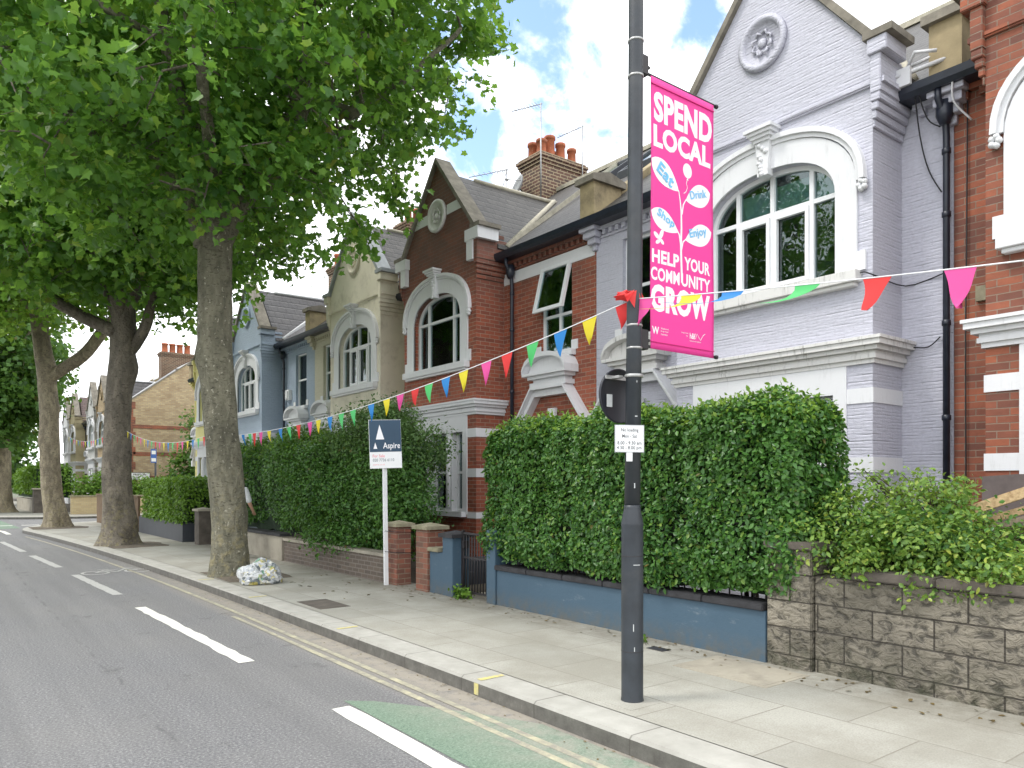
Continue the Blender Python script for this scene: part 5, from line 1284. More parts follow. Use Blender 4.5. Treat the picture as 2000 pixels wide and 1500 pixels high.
t2 = street_tree((3.64, 21.0, .12), 'dark barked plane tree, second from the camera, with a flared ridged base', 2, 5.9, .345, (.12, -.05),
    [((3.6, 21, 9.6), (3.7, 3.9, 3.6)), ((2.2, 20.2, 8.0), (2.4, 2.6, 2.2)), ((4.8, 20.4, 7.9), (2.2, 2.4, 1.9)), ((3.2, 19.2, 7.3), (2.4, 1.7, 1.5))], 1500, 22, 'leaf_plane', .19, 'bark2', LEAF_MAPLE,
    near_trunk_clear((3.64, 21), 1.0, 6.9), flare=1.45, extra=[([(.2, 0, 4.7), (.55, -.3, 5.3), (.7, -.4, 6.1), (.9, -.5, 7.4)], [.14, .14, .11, .08]), ([(0, 0, 5.3), (-.9, .5, 5.8), (-1.7, .9, 6.5), (-2.4, 1.2, 7.6)], [.17, .15, .12, .07])], bumps=[(4.4, 5.5, .45, .35), (2.3, 5.2, .18, .2), (3.5, 4.2, .22, .22), (1.2, 4.6, .15, .25), (.6, 5.6, .22, .3)])
t3 = street_tree((3.46, 30.8, .12), 'pale mottled plane tree, third from the camera, with a mossy side branch', 3, 8.0, .33, (-.5, .35),
    [((3.0, 31, 10.8), (3.9, 4.2, 3.4)), ((1.2, 30, 9.2), (2.6, 2.8, 2.2)), ((4.9, 29.8, 9.2), (1.9, 2.4, 1.9)), ((2.0, 29.5, 8.1), (2.3, 2.2, 1.4)), ((4.7, 29.6, 8.3), (1.5, 1.8, 1.2)), ((1.4, 28.8, 6.9), (1.0, 1.2, .8))], 1500, 20, 'leaf_plane2', .23, 'bark3', LEAF_QUAD,
    near_trunk_clear((3.4, 30.8), 1.1, 8.9), flare=1.5, extra=[([(-.3, .2, 5.2), (.7, -.5, 6.0), (1.35, -.9, 7.0), (2.0, -1.3, 7.9), (2.7, -1.5, 8.8)], [.2, .2, .19, .15, .09]), ([(-.4, .3, 7.0), (-1.0, .6, 8.2), (-1.9, 1.2, 9.3), (-3.0, 2.0, 9.6)], [.22, .2, .18, .12])], bumps=[(5.6, 5.5, .35, .35), (3.1, 3.6, .25, .25), (4.2, 5.8, .2, .2), (.5, 5.0, .15, .3)])
t4 = street_tree((3.14, 49, .12), 'leaning mottled plane tree at the left edge beyond the side street', 4, 6.5, .42, (-.4, .1),
    [((2.6, 49, 8.6), (3.6, 4.4, 4.2)), ((1.0, 48, 6.0), (3, 3, 2.9)), ((3.6, 48, 6.8), (2.0, 3.0, 2.0))], 1500, 18, 'leaf_far', .30, 'bark3', LEAF_QUAD, spray=.45)
t5 = street_tree((2.6, 66, .12), 'dark leafy street tree far down the road at the left edge', 5, 5, .4, (0, 0),
    [((1.2, 66, 8.0), (4.6, 5, 6)), ((-1, 64, 6), (4, 4, 4))], 1300, 16, 'leaf_far', .42, 'bark2', LEAF_QUAD, spray=.6, gap=-.9)
t6 = street_tree((-1.5, 88, .12), 'farthest dense tree closing the road at the left edge', 6, 5, .4, (0, 0),
    [((0, 88, 8), (8, 6, 7)), ((4, 84, 5), (4, 4, 4))], 1100, 16, 'leaf_far', .6, 'bark2', LEAF_QUAD, spray=.8, gap=-.95)
# the row across the road (seen mirrored in the window glass)
def copy_tree(src, loc, label):
    r = src.copy(); COL.objects.link(r); r.location = loc; r['label'] = label
    for ch in list(src.children):
        c = ch.copy(); COL.objects.link(c); c.parent = r
    return r
copy_tree(t2, (-10.5, 12.0, .12), 'plane tree across the road from the lilac house')
copy_tree(t2, (-10.5, 27, .12), 'plane tree across the road from the cream house'); copy_tree(t2, (-10.5, 42, .12), 'plane tree across the road from the blue house')
# tree pits
for i, (tx, ty, s) in enumerate(((4.0, 12.85, .74), (3.8, 20.9, .9), (3.5, 30.7, .9))):
    m = MB(); pts = []
    rn = random.Random(i)
    for k in range(24):
        a = 2 * math.pi * k / 24; c, s_ = math.cos(a), math.sin(a); q = s / max(abs(c), abs(s_)) ** .7 * rn.uniform(.93, 1.07)
        pts.append((max(tx + q * c, kx(ty) + .33), ty + q * 1.15 * s_, .1235))
    m.add(pts + [(tx, ty, .17)], [(k, (k + 1) % 24, 24) for k in range(24)]); struct(m.build('tree_pit', 'soil', recalc=False))

# ---------------------------------------------------------------- lamp post with banner and signs
lx, ly = 3.93, 3.74
lp = empty('lamp_post', (lx, ly, .12), 'tall black lamp post carrying the pink banner', 'lamp post')
m = MB(); lean = lambda z: (lx + .0045 * z, ly - .003 * z)
m.lathe((lx, ly, .1), [(.084, 0), (.080, .03), (.077, .05), (.077, 1.24), (.079, 1.26), (.079, 1.27), (.062, 1.36), (.058, 1.38), (.058, 1.40)], 32)
m.build('base_sleeve', 'post', lp)
m = MB(); m.tube([(lx, ly, 1.48), (*lean(3), 3.0), (*lean(5.2), 5.2), (*lean(8), 8.0)], [.056, .054, .052, .045], 28); m.build('shaft', 'post', lp)
m = MB(); x8, y8 = lean(8); m.tube([(x8, y8, 7.95), (x8 - .3, y8, 8.35), (x8 - 1.1, y8, 8.5)], .03, 10); m.box(x8 - 1.75, x8 - 1.05, y8 - .13, y8 + .13, 8.45, 8.58); m.build('lantern', 'post', lp, bevel=.02)
for z in (4.77, 4.52, 2.76, 2.60):
    m = MB(); a, b = lean(z); m.lathe((a, b, z), [(.054, 0), (.057, .003), (.057, .013), (.054, .016)], 24); m.build('steel_strap', 'steel_band', lp)
m = MB()
for (z, r_) in ((.35, .0775), (1.02, .0775)): m.lathe((lx, ly, z + .12), [(r_, 0), (r_ + .0012, .001), (r_ + .0012, .004), (r_, .005)], 28)
m.build('sleeve_seam', 'iron', lp)
def on_post(name, mat, z, ang, w, h, rad):
    m = MB(); vs = []; n = 6
    for i in range(n + 1):
        a = R(ang) + (i / n - .5) * w / rad
        for q in (0, h): vs.append((lx + (rad + .0012) * math.cos(a), ly + (rad + .0012) * math.sin(a), z + q))
    m.add(vs, [(2 * i, 2 * i + 2, 2 * i + 3, 2 * i + 1) for i in range(n)], True); return m.build(name, mat, lp, recalc=False)
for z, a, w, h in ((2.12, -100, .035, .008), (2.02, -95, .012, .02), (1.62, -120, .008, .035), (.62, -130, .006, .05), (.48, -125, .006, .03), (1.08, -112, .05, .006), (2.36, -95, .02, .015)):
    on_post('sticker_residue', 'sticker', z, a, w, h, .0565 if z > 1.5 else .077)
bn = empty('banner', (4.08, 3.74, 4.58), 'pink vertical banner with white lettering and leaf drawings hung from the lamp post', 'banner')
for z in (4.60, 2.64):
    m = MB(); m.box(3.98, 4.07, 3.71, 3.77, z - .03, z + .11); m.box(4.0, 4.1, 3.72, 3.75, z + .03, z + .05); m.build('bracket', 'iron', bn, bevel=.005)
    m = MB(); m.tube([(4.0, 3.74, z), (4.86, 3.74, z)], .011, 10); m.lathe((4.86, 3.74, z), [(.016, 0), (.016, .02)], 10, 'x'); m.build('arm', 'iron', bn)
def ripple(x, z): return 3.728 + .007 * np.sin(x * 5 + z * 2.2) * np.sin(np.pi * np.clip((z - 2.625) / 1.965, 0, 1))
m = MB(); nx, nz_ = 20, 48; vs = []
for i in range(nz_ + 1):
    for k in range(nx + 1):
        x = 4.105 + .715 * k / nx; z = 2.625 + 1.965 * i / nz_
        y = ripple(x, z)
        vs.append((x, y, z))
fs = [(i * (nx + 1) + k, i * (nx + 1) + k + 1, (i + 1) * (nx + 1) + k + 1, (i + 1) * (nx + 1) + k) for i in range(nz_) for k in range(nx)]
m.add(vs, fs, True); cl = m.build('cloth', 'banner', bn, recalc=False)
md = cl.modifiers.new('thickness', 'SOLIDIFY'); md.thickness = .002; md.offset = 1
M['hem'] = m_plain('hem_pink', (.70, .03, .25), .6, .05, 5)
for z in (4.535, 2.675): m = MB(); m.box(4.106, 4.819, 3.7165, 3.726, z, z + .005); m.build('hem', 'hem', cl)
FONT = None
def text_obj(name, s, x0, x1, z0, z1, mat, parent, frame=None, bold=.0, rot=0, shear=0, extr=.0006, keep=False):
    """lettering as a thin mesh fitted to a box; frame = (origin, right, up) of the surface it is printed on"""
    cu = bpy.data.curves.new(name, 'FONT'); cu.body = s; cu.size = 1; cu.offset = bold; cu.extrude = 0; cu.resolution_u = 3; cu.shear = shear; cu.align_x = 'LEFT'; cu.space_character = 1.0 + bold * 1.2
    ob = bpy.data.objects.new('tmp', cu); COL.objects.link(ob)
    dg = bpy.context.evaluated_depsgraph_get(); me = bpy.data.meshes.new_from_object(ob.evaluated_get(dg)); bpy.data.objects.remove(ob); bpy.data.curves.remove(cu)
    n = len(me.vertices); co = np.empty(n * 3, 'f'); me.vertices.foreach_get('co', co); co = co.reshape(-1, 3)
    mn, mx = co.min(0), co.max(0); w, h = x1 - x0, z1 - z0
    u = (co[:, 0] - mn[0]) / (mx[0] - mn[0]) * w - w / 2; v = (co[:, 1] - mn[1]) / (mx[1] - mn[1]) * h - h / 2
    a = R(rot); uu = u * math.cos(a) - v * math.sin(a) + (x0 + x1) / 2; vv = u * math.sin(a) + v * math.cos(a) + (z0 + z1) / 2
    o, r, up = frame
    W3 = np.array(o)[None] + uu[:, None] * np.array(r)[None] + vv[:, None] * np.array(up)[None]
    if parent.name.startswith('cloth'): W3[:, 1] += ripple(W3[:, 0], W3[:, 2]) - 3.7185
    rt = parent
    while rt.parent is not None: rt = rt.parent
    W3 -= np.array(rt.location)[None]
    me.vertices.foreach_set('co', W3.astype('f').ravel()); me.update(); me.name = name
    me.materials.clear(); me.materials.append(M[mat])
    t = bpy.data.objects.new(name, me); COL.objects.link(t); t.parent = parent; return t
def shape_obj(name, polys, mat, parent, frame, lift=0):
    o, r, up = Vector(frame[0]), Vector(frame[1]), Vector(frame[2]); nrm = r.cross(up)
    m = MB()
    rp = (lambda q: (q[0], q[1] + float(ripple(q[0], q[2])) - 3.7185, q[2])) if parent.name.startswith('cloth') else (lambda q: tuple(q))
    for i, p in enumerate(polys): m.add([rp(o + r * a + up * b + nrm * (lift + i * 1e-5)) for a, b in p], [tuple(range(len(p)))])
    return m.build(name, mat, parent, recalc=False)
FB = ((0, 3.7155, 0), (1, 0, 0), (0, 0, 1))          # print lies just in front of the cloth
FB2 = ((0, 3.7115, 0), (1, 0, 0), (0, 0, 1))
def btext(s, x0, x1, z0, z1, mat='ink_white', **k): return text_obj('lettering', s, x0, x1, z0, z1, mat, cl, k.pop('frame', FB), **k)
btext('SPEND', 4.135, 4.80, 4.275, 4.495, bold=.045); btext('LOCAL', 4.13, 4.785, 4.088, 4.252, bold=.045)
def leafp(tip, end, bulge, n=14):
    t = Vector(tip); e = Vector(end); d = e - t; nr = Vector((-d.y, d.x)).normalized(); out = []
    for sg in (1, -1):
        rg = range(n + 1) if sg == 1 else range(n - 1, 0, -1)
        for i in rg:
            f = i / n; w = math.sin(math.pi * f ** .8) ** .85 * bulge; p = t + d * f + nr * w * sg; out.append((p.x, p.y))
    return out
def pathp(pts, w):
    out = []; n = len(pts); L_ = []; R_ = []
    for i, p in enumerate(pts):
        a = Vector(pts[max(i - 1, 0)]); b = Vector(pts[min(i + 1, n - 1)]); d = (b - a).normalized(); ww = w if isinstance(w, (int, float)) else w[i]
        L_.append((p[0] - d.y * ww, p[1] + d.x * ww)); R_.append((p[0] + d.y * ww, p[1] - d.x * ww))
    return L_ + R_[::-1]
shape_obj('printed_leaf', [leafp((4.108, 3.995), (4.404, 3.822), .085)], 'ink_white', cl, FB)
shape_obj('printed_leaf', [leafp((4.782, 3.897), (4.485, 3.775), .085)], 'ink_white', cl, FB)
shape_obj('printed_leaf', [leafp((4.108, 3.622), (4.396, 3.515), .075)], 'ink_white', cl, FB)
shape_obj('printed_leaf', [leafp((4.795, 3.597), (4.475, 3.475), .082)], 'ink_white', cl, FB)
shape_obj('printed_stem', [pathp([(4.402, 3.83), (4.418, 3.76), (4.43, 3.68), (4.432, 3.55), (4.426, 3.43), (4.432, 3.3), (4.442, 3.15)], [.004, .006, .008, .009, .010, .010, .011]),
    pathp([(4.49, 3.785), (4.455, 3.735), (4.438, 3.66)], [.004, .006, .007]), pathp([(4.38, 3.535), (4.408, 3.50), (4.424, 3.43)], [.004, .007, .008]), pathp([(4.485, 3.485), (4.45, 3.455), (4.43, 3.39)], [.004, .006, .008])], 'ink_white', cl, FB, .0002)
shape_obj('printed_balloon', [[(4.508 + .052 * math.cos(a), 4.002 + .056 * math.sin(a)) for a in np.linspace(0, 2 * math.pi, 24, False)], [(4.496, 3.932), (4.52, 3.932), (4.508, 3.95)], pathp([(4.506, 3.94), (4.494, 3.905), (4.506, 3.875), (4.488, 3.84), (4.462, 3.822)], .0028)], 'ink_white', cl, FB)
def ell(cx, cz, a, b, rot, n=16):
    r_ = R(rot); return [(cx + a * math.cos(t) * math.cos(r_) - b * math.sin(t) * math.sin(r_), cz + a * math.cos(t) * math.sin(r_) + b * math.sin(t) * math.cos(r_)) for t in np.linspace(0, 2 * math.pi, n, False)]
shape_obj('printed_butterfly', [ell(4.165, 3.452, .034, .017, 145), ell(4.215, 3.468, .040, .018, 65), ell(4.18, 3.408, .026, .014, 210), ell(4.222, 3.415, .026, .014, -40), ell(4.198, 3.43, .03, .005, 60)], 'ink_white', cl, FB)
btext('Eat', 4.165, 4.355, 3.865, 3.955, 'ink_blue', frame=FB2, bold=.02, rot=-31); btext('Drink', 4.53, 4.735, 3.825, 3.885, 'ink_blue', frame=FB2, bold=.01, rot=17)
btext('Shop', 4.165, 4.355, 3.55, 3.625, 'ink_blue', frame=FB2, bold=.015, rot=-20); btext('Enjoy', 4.52, 4.735, 3.515, 3.595, 'ink_blue', frame=FB2, bold=.012, rot=17)
btext('HELP', 4.12, 4.408, 3.252, 3.350, bold=.035); btext('YOUR', 4.465, 4.772, 3.252, 3.350, bold=.035)
btext('COMM', 4.11, 4.415, 3.125, 3.222, bold=.03); btext('UNITY', 4.435, 4.775, 3.125, 3.222, bold=.03)
btext('GROW', 4.11, 4.77, 2.90, 3.10, bold=.05)
btext('W', 4.12, 4.195, 2.735, 2.79, bold=.03)
for i, s in enumerate(('Wandsworth', 'Bridge Road', 'Association')): btext(s, 4.215, 4.30 - .006 * i, 2.777 - i * .021, 2.790 - i * .021)
for i, s in enumerate(('Supported', 'by')): btext(s, 4.44 + i * .055, 4.515, 2.775 - i * .02, 2.787 - i * .02)
btext('h&f', 4.535, 4.60, 2.745, 2.79, bold=.02); btext('hammersmith & fulham', 4.535, 4.665, 2.725, 2.735)
shape_obj('printed_swirl', [pathp([(4.60, 2.75), (4.62, 2.79), (4.64, 2.765), (4.66, 2.745), (4.69, 2.785), (4.715, 2.80)], .0022)], 'ink_white', cl, FB)
# round sign seen from behind
rs = empty('round_sign', (3.955, 3.89, 2.28), 'black back of a round road sign clamped to the lamp post', 'road sign')
m = MB(); m.lathe((3.95, 3.895, 2.285), [(.192, .004), (.198, 0), (.198, -.012), (.19, -.016), (.186, -.012)], 48, 'y'); m.build('disc', 'sign_back', rs)
m = MB(); m.box(3.815, 3.87, 3.8775, 3.879, 2.20, 2.29); m.build('sticker', 'sticker', rs)
m = MB(); m.lathe((lx + .01, ly - .005, 2.40), [(.0625, 0), (.0655, .003), (.0655, .02), (.0625, .023)], 20); m.box(3.855, 3.90, 3.80, 3.885, 2.402, 2.42); m.box(3.80, 4.08, 3.868, 3.878, 2.398, 2.425); m.build('clamp', 'steel_band', rs)
# parking plate
pd = Vector((-.42, -.91, 0)).normalized(); pr = Vector((-pd.y, pd.x, 0)); pc = Vector((3.93, 3.74, 1.965)) + pd * .067
if pr.dot(RV) < 0: pr = -pr
pc -= pr * .048
ps = empty('parking_sign', tuple(pc), 'small white no loading plate fixed to the lamp post', 'sign')
def plate(name, c, w, h, mat, parent, t=.003, off=0):
    m = MB(); r3 = pr * (w / 2); u3 = Vector((0, 0, h / 2)); c = c + pd * off; b = pd * t
    v = [c - r3 - u3, c + r3 - u3, c + r3 + u3, c - r3 + u3]; v = [tuple(p) for p in v] + [tuple(p + b) for p in v]
    m.add(v, [(3, 2, 1, 0), (4, 5, 6, 7), (0, 1, 5, 4), (1, 2, 6, 5), (2, 3, 7, 6), (3, 0, 4, 7)]); return m.build(name, mat, parent)
pl = plate('plate', pc, .218, .192, 'sign_grey', ps, .003); pf = plate('face', pc, .208, .182, 'sign_white', ps, .001, .0032)
fr = (tuple(pc + pd * .0050), tuple(pr), (0, 0, 1))
for s, a, b, z0, z1 in (('No loading', -.062, .066, .042, .072), ('Mon - Sat', -.055, .055, .006, .030), ('8.00 - 9.30 am', -.09, .088, -.042, -.018), ('4.30 - 8.00 pm', -.094, .088, -.082, -.052)):
    text_obj('lettering', s, a, b, z0, z1, 'ink', pf, fr, bold=.006)
pc2 = pc + Vector((0, 0, -.127)); stk = plate('tag_plate', pc2, .045, .062, 'sign_white', ps, .002)
m = MB(); m.lathe((lx, ly, 1.93), [(.060, 0), (.0625, .002), (.0625, .02), (.060, .022)], 20); m.build('clamp', 'steel_band', ps)

# ---------------------------------------------------------------- for sale board
fsb = empty('for_sale_board', (5.45, 10.27, .12), 'navy and white for sale board on a white post tied to the brick pier', 'sign board')
m = MB(); px_, py_ = 5.455, 10.27
m.add([(px_ + a, py_ + b, .12) for a, b in ((-.03, -.02), (.03, -.02), (.03, .02), (-.03, .02))] + [(px_ + a - .035 + .0, py_ + b, 2.45) for a, b in ((-.03, -.02), (.03, -.02), (.03, .02), (-.03, .02))], [(3, 2, 1, 0), (4, 5, 6, 7), (0, 1, 5, 4), (1, 2, 6, 5), (2, 3, 7, 6), (3, 0, 4, 7)]); m.build('post', 'white_gloss', fsb)
bd = Vector((-.36, -.93, 0)).normalized(); brr = Vector((-bd.y, bd.x, 0)); brr = brr if brr.dot(RV) > 0 else -brr
bc_ = Vector((5.415, 10.235, 2.25)); tl = R(-2); bu = Vector((0, 0, 1)) * math.cos(tl) + brr * math.sin(tl) * -1 * -1; bu.normalize(); br2 = (brr - bu * brr.dot(bu)).normalized()
def bplate(name, a0, a1, b0, b1, mat, parent, t=.012, off=0):
    m = MB(); o = bc_ + bd * off; v = [o + br2 * a + bu * b for a, b in ((a0, b0), (a1, b0), (a1, b1), (a0, b1))]; v = [tuple(p) for p in v] + [tuple(p + bd * t) for p in v]
    m.add(v, [(3, 2, 1, 0), (4, 5, 6, 7), (0, 1, 5, 4), (1, 2, 6, 5), (2, 3, 7, 6), (3, 0, 4, 7)]); return m.build(name, mat, parent)
bp = bplate('board', -.235, .245, -.365, .365, 'sign_white', fsb)
bn_ = bplate('navy_panel', -.23, .243, -.118, .360, 'navy', fsb, .001, .0125)
frb = (tuple(bc_ + bd * .0145), tuple(br2), tuple(bu)); frc = (tuple(bc_ + bd * .0135), tuple(br2), tuple(bu))
shape_obj('printed_triangle', [[(-.135, .07), (-.01, .07), (-.075, .29)], [(-.175, -.07), (-.118, -.07), (-.146, .025)]], 'ink_white', bn_, frb)
text_obj('lettering', 'Aspire', -.03, .225, -.095, .02, 'ink_white', bn_, frb, bold=.012)
text_obj('lettering', 'For Sale', -.19, -.01, -.20, -.155, 'ink_red', bp, frc, bold=.015)
text_obj('lettering', '020 7736 6110', -.19, .13, -.262, -.217, 'ink_grey', bp, frc, bold=.012)
text_obj('lettering', 'aspire.co.uk', -.19, -.01, -.325, -.295, 'ink_red', bp, frc)
for z in (.62, .93):
    m = MB(); m.tube([(5.41, 10.23, z + .01), (5.5, 10.09, z), (5.82, 10.09, z - .02), (5.82, 10.42, z), (5.45, 10.3, z + .01)], .005, 5); m.build('tie_wire', 'wire', fsb)

# ---------------------------------------------------------------- bunting
TT = [.015, .077, .127, .207, .272, .34, .42, .5, .6, .7, .8]
def bunting(label, A, B, sag, n, start, order, size, wind, seed, skip=(), extra=None, curl={}):
    A = Vector(A); B = Vector(B); rn = random.Random(seed)
    r = empty('bunting', tuple(A), label, 'bunting', 'strings of triangular bunting')
    def P(t): p = A.lerp(B, t); p.z -= sag * 4 * t * (1 - t); return p
    m = MB(); m.tube([P(i / 40) for i in range(41)], .004, 6); cd = m.build('cord', 'cord', r)
    Lg = (B - A).length; hd = (B - A).normalized(); w = size * .72
    out = Vector(wind)
    for k in range(n):
        if k in skip: continue
        t = start + (1 - 2 * start) * (k / max(1, n - 1)) if isinstance(start, float) else start[k]
        c = P(t); tw = rn.uniform(.35, 1.2) if k not in curl else curl[k]
        a0, a1 = P(t - w / 2 / Lg), P(t + w / 2 / Lg); rows = 7; vs = []; fs = []
        for i in range(rows + 1):
            f = i / rows; sw = out * size * (f ** 1.6) * .55 * tw + hd * size * .12 * math.sin(f * 3 + k) * tw * f
            dz = -size * f * (1 - .2 * tw * f)
            l = a0.lerp(a1, .5 - .5 * (1 - f) ** .92); q = a0.lerp(a1, .5 + .5 * (1 - f) ** .92)
            for j in range(3):
                p = l.lerp(q, j / 2) + sw + Vector((0, 0, dz)) + out * .02 * math.sin(j * 2.1 + f * 4 + k) * f
                vs.append(tuple(p))
        for i in range(rows):
            for j in range(2): fs.append((i * 3 + j, i * 3 + j + 1, i * 3 + j + 4, i * 3 + j + 3))
        m = MB(); m.add(vs, fs, True); m.build('pennant', order[k % len(order)], r, recalc=False)
    return r
OC = ['f_blue', 'f_yellow', 'f_pink', 'f_red', 'f_green']
PA = (3.93, 3.73, 2.955)
bunting('bunting string from the lamp post out over the right of the street', PA, (4.85, -2.2, 2.68), .10, 11, TT, ['f_pink', 'f_yellow', 'f_blue', 'f_green', 'f_red', 'f_pink', 'f_green', 'f_yellow', 'f_blue', 'f_red', 'f_pink'], .215, (-.45, .9, .15), 1, curl={1: 2.6, 2: 3.2, 3: 2.2, 5: .1, 4: .6})
bunting('bunting string from the nearest tree to the lamp post', (3.98, 12.57, 2.45), PA, .17, 26, [0.025, 0.062, 0.087, 0.121, 0.162, 0.215, 0.253, 0.292, 0.337, 0.369, 0.411, 0.449, 0.486, 0.539, 0.581, 0.616, 0.652, 0.683, 0.719, 0.754, 0.796, 0.831, 0.871, 0.911, 0.949, 0.989], ['f_blue','f_green','f_red','f_pink','f_yellow','f_blue','f_green','f_red','f_pink','f_yellow','f_blue','f_green','f_green','f_blue','f_yellow','f_pink','f_red','f_green','f_blue','f_yellow','f_pink','f_red','f_green','f_blue','f_yellow','f_red'], .225, (.5, .75, .05), 2)
bunting('bunting string between the nearest tree and the dark barked tree', (3.75, 13.2, 2.5), (3.80, 20.6, 2.95), .22, 20, .02, ['f_pink', 'f_red', 'f_green', 'f_blue', 'f_yellow'], .22, (.1, .6, .05), 3)
bunting('bunting string between the dark barked tree and the pale tree', (3.6, 21.4, 2.95), (3.75, 30.4, 3.3), .2, 22, .03, ['f_blue', 'f_yellow', 'f_pink', 'f_red', 'f_green'], .24, (.1, .6, .05), 4)
# tangle of red flags wound round the post
m = MB(); rn = random.Random(8)
bm = bmesh.new(); bmesh.ops.create_icosphere(bm, subdivisions=3, radius=1)
vs = []; 
for v in bm.verts:
    p = v.co.copy(); k = 1 + .45 * mnoise.noise(p * 2.2) + .2 * mnoise.noise(p * 6)
    vs.append((3.925 + p.x * .085 * k, 3.775 + p.y * .085 * k, 2.985 + p.z * .035 * k))
idx = [tuple(v.index for v in f.verts) for f in bm.faces]; bm.free(); m.add(vs, idx)
kn = m.build('pennant_tangle', 'f_red', origin=(3.925, 3.775, 2.985)); tag(kn, 'bunched knot of red pennants wound round the lamp post', 'pennants')
m = MB()
for k in range(5):
    a = Vector((3.84 + .02 * k, 3.70, 2.985)); d = Vector((-.10 + .05 * k, -.03, -.05 - .03 * (k % 3))); s = Vector((.03, -.02, .02))
    m.add([tuple(a - s), tuple(a + s), tuple(a + d)], [(0, 1, 2)])
m.build('loose_tip', 'f_red', kn, recalc=False)

# ---------------------------------------------------------------- rubbish bag
def lump(c, rad, seed, amp, sub=5):
    bm = bmesh.new(); bmesh.ops.create_icosphere(bm, subdivisions=sub, radius=1); vs = []
    for v in bm.verts:
        p = v.co.copy(); n1 = mnoise.noise(p * 1.4 + Vector((seed, 0, 0))); n2 = abs(mnoise.noise(p * 3.6 + Vector((0, seed, 0)))); n3 = abs(mnoise.noise(p * 9)); k = 1 + amp * (n1 * .9 - n2 * .8 - n3 * .45)
        z = p.z * k; z = max(z, -.55)
        tp = 1 - .30 * max(0, z); vs.append((c[0] + p.x * rad[0] * k * tp, c[1] + p.y * rad[1] * k * tp, c[2] + (z + .55) * rad[2]))
    f = [tuple(v.index for v in q.verts) for q in bm.faces]; bm.free(); return vs, f
m_, nt_, b_ = new_mat('clear_sack_of_paper')
v = coords(nt_, 'OBJ')
vo = N(nt_, 'ShaderNodeTexVoronoi', inp={'Scale': 15.0, 'Randomness': 1.0}); wn = N(nt_, 'ShaderNodeTexNoise', inp={'Scale': 8.0, 'Detail': 4.0}); L(nt_, v, wn.inputs['Vector'])
va = N(nt_, 'ShaderNodeVectorMath', operation='MULTIPLY_ADD'); L(nt_, wn.outputs['Color'], va.inputs[0]); va.inputs[1].default_value = (.16, .16, .16); L(nt_, v, va.inputs[2]); L(nt_, va.outputs[0], vo.inputs['Vector'])
sh = N(nt_, 'ShaderNodeSeparateXYZ'); L(nt_, vo.outputs['Color'], sh.inputs[0])
c = ramp(nt_, sh.outputs['X'], [(0, (.10, .12, .12)), (.14, (.2, .23, .24)), (.24, (.5, .52, .52)), (.5, (.68, .69, .68)), (.62, (.40, .44, .5)), (.72, (.66, .67, .64)), (.93, (.5, .42, .06)), (.97, (.15, .3, .2))])
L(nt_, c, b_.inputs['Base Color']); b_.inputs['Roughness'].default_value = .22; b_.inputs['Coat Weight'].default_value = .4
bump(nt_, b_, noise_n(nt_, v, 22, 4, .6, 1.5), .8, .03)
M['sack'] = m_
sk = empty('rubbish_sack', (4.0, 11.62, .12), 'clear sack of paper and packaging slumped against the nearest tree', 'rubbish bag')
m = MB(); vs, f = lump((4.02, 11.62, .125), (.36, .30, .24), 3.3, .34); m.add(vs, f, True); m.build('sack', 'sack', sk)
m = MB(); vs, f = lump((3.93, 11.55, .33), (.07, .05, .06), 5, .6, 3); m.add(vs, f); m.build('knotted_neck', 'sack', sk)

# ---------------------------------------------------------------- timber heap and board by the right edge
wq = [((6.62, 2.56, 1.45), (.25, -1.0, .42), .20, .08, 'timber'), ((6.70, 2.50, 1.36), (.2, -1.0, .36), .18, .06, 'timber'), ((6.55, 2.72, 1.20), (.15, -1.0, .36), .07, .05, 'timber_grey'), ((6.60, 2.62, 1.17), (.3, -1.0, .20), .12, .16, 'timber_grey'), ((6.55, 2.50, 1.10), (.25, -1.0, .22), .15, .05, 'timber'), ((6.45, 2.45, .96), (.3, -1.0, .12), .22, .06, 'timber'), ((6.85, 2.42, 1.25), (.3, -1, .1), .16, .05, 'timber'), ((6.7, 2.85, 1.08), (.8, -.5, .05), .20, .08, 'timber')]
wp = [(tuple(Vector(p) + Vector(d).normalized() * .65), d, w, t, mt) for p, d, w, t, mt in wq]
labs = ['thick pale plank sticking up at the top of the timber heap', 'second pale plank just under the topmost plank', 'narrow tilted grey lath below the pale planks', 'wide grey old plank in the middle of the heap', 'pale plank showing lower in the timber heap', 'lowest flat plank lying just behind the wall coping', 'plank at the far right of the timber heap', 'short pale offcut half covered by the bright shrub']
for (c, d, w, t, mt), lb in zip(wp, labs):
    d = Vector(d).normalized(); s = d.cross(Vector((0, 0, 1))).normalized(); u = s.cross(d); c = Vector(c); m = MB()
    v = [c + d * a * .65 + s * b * w / 2 + u * e * t / 2 for a in (-1, 1) for b in (-1, 1) for e in (-1, 1)]
    m.add([tuple(p) for p in v], [(0, 1, 3, 2), (4, 6, 7, 5), (0, 4, 5, 1), (2, 3, 7, 6), (0, 2, 6, 4), (1, 5, 7, 3)])
    o = m.build('plank', mt, origin=tuple(c), bevel=.004); tag(o, lb, 'plank', 'planks of the timber heap behind the wall')
m = MB(); 
for z in (.15, .45, .7): m.box(6.4, 7.7, 1.3, 2.6, z, z + .2)
o = m.build('timber_stack', 'timber_grey', origin=(7, 1.8, .12), bevel=.01); tag(o, 'stacked boards at the bottom of the timber heap', 'timber')
m = MB(); m.prism([(2.0, .3), (3.02, .3), (3.02, 1.72), (2.72, 1.74), (2.0, 1.74)], 'x', 7.95, 7.99); o = m.build('leaning_board', 'board_grey', origin=(7.97, 2.5, .3)); tag(o, 'large dull grey board leaning in the right hand garden', 'board')

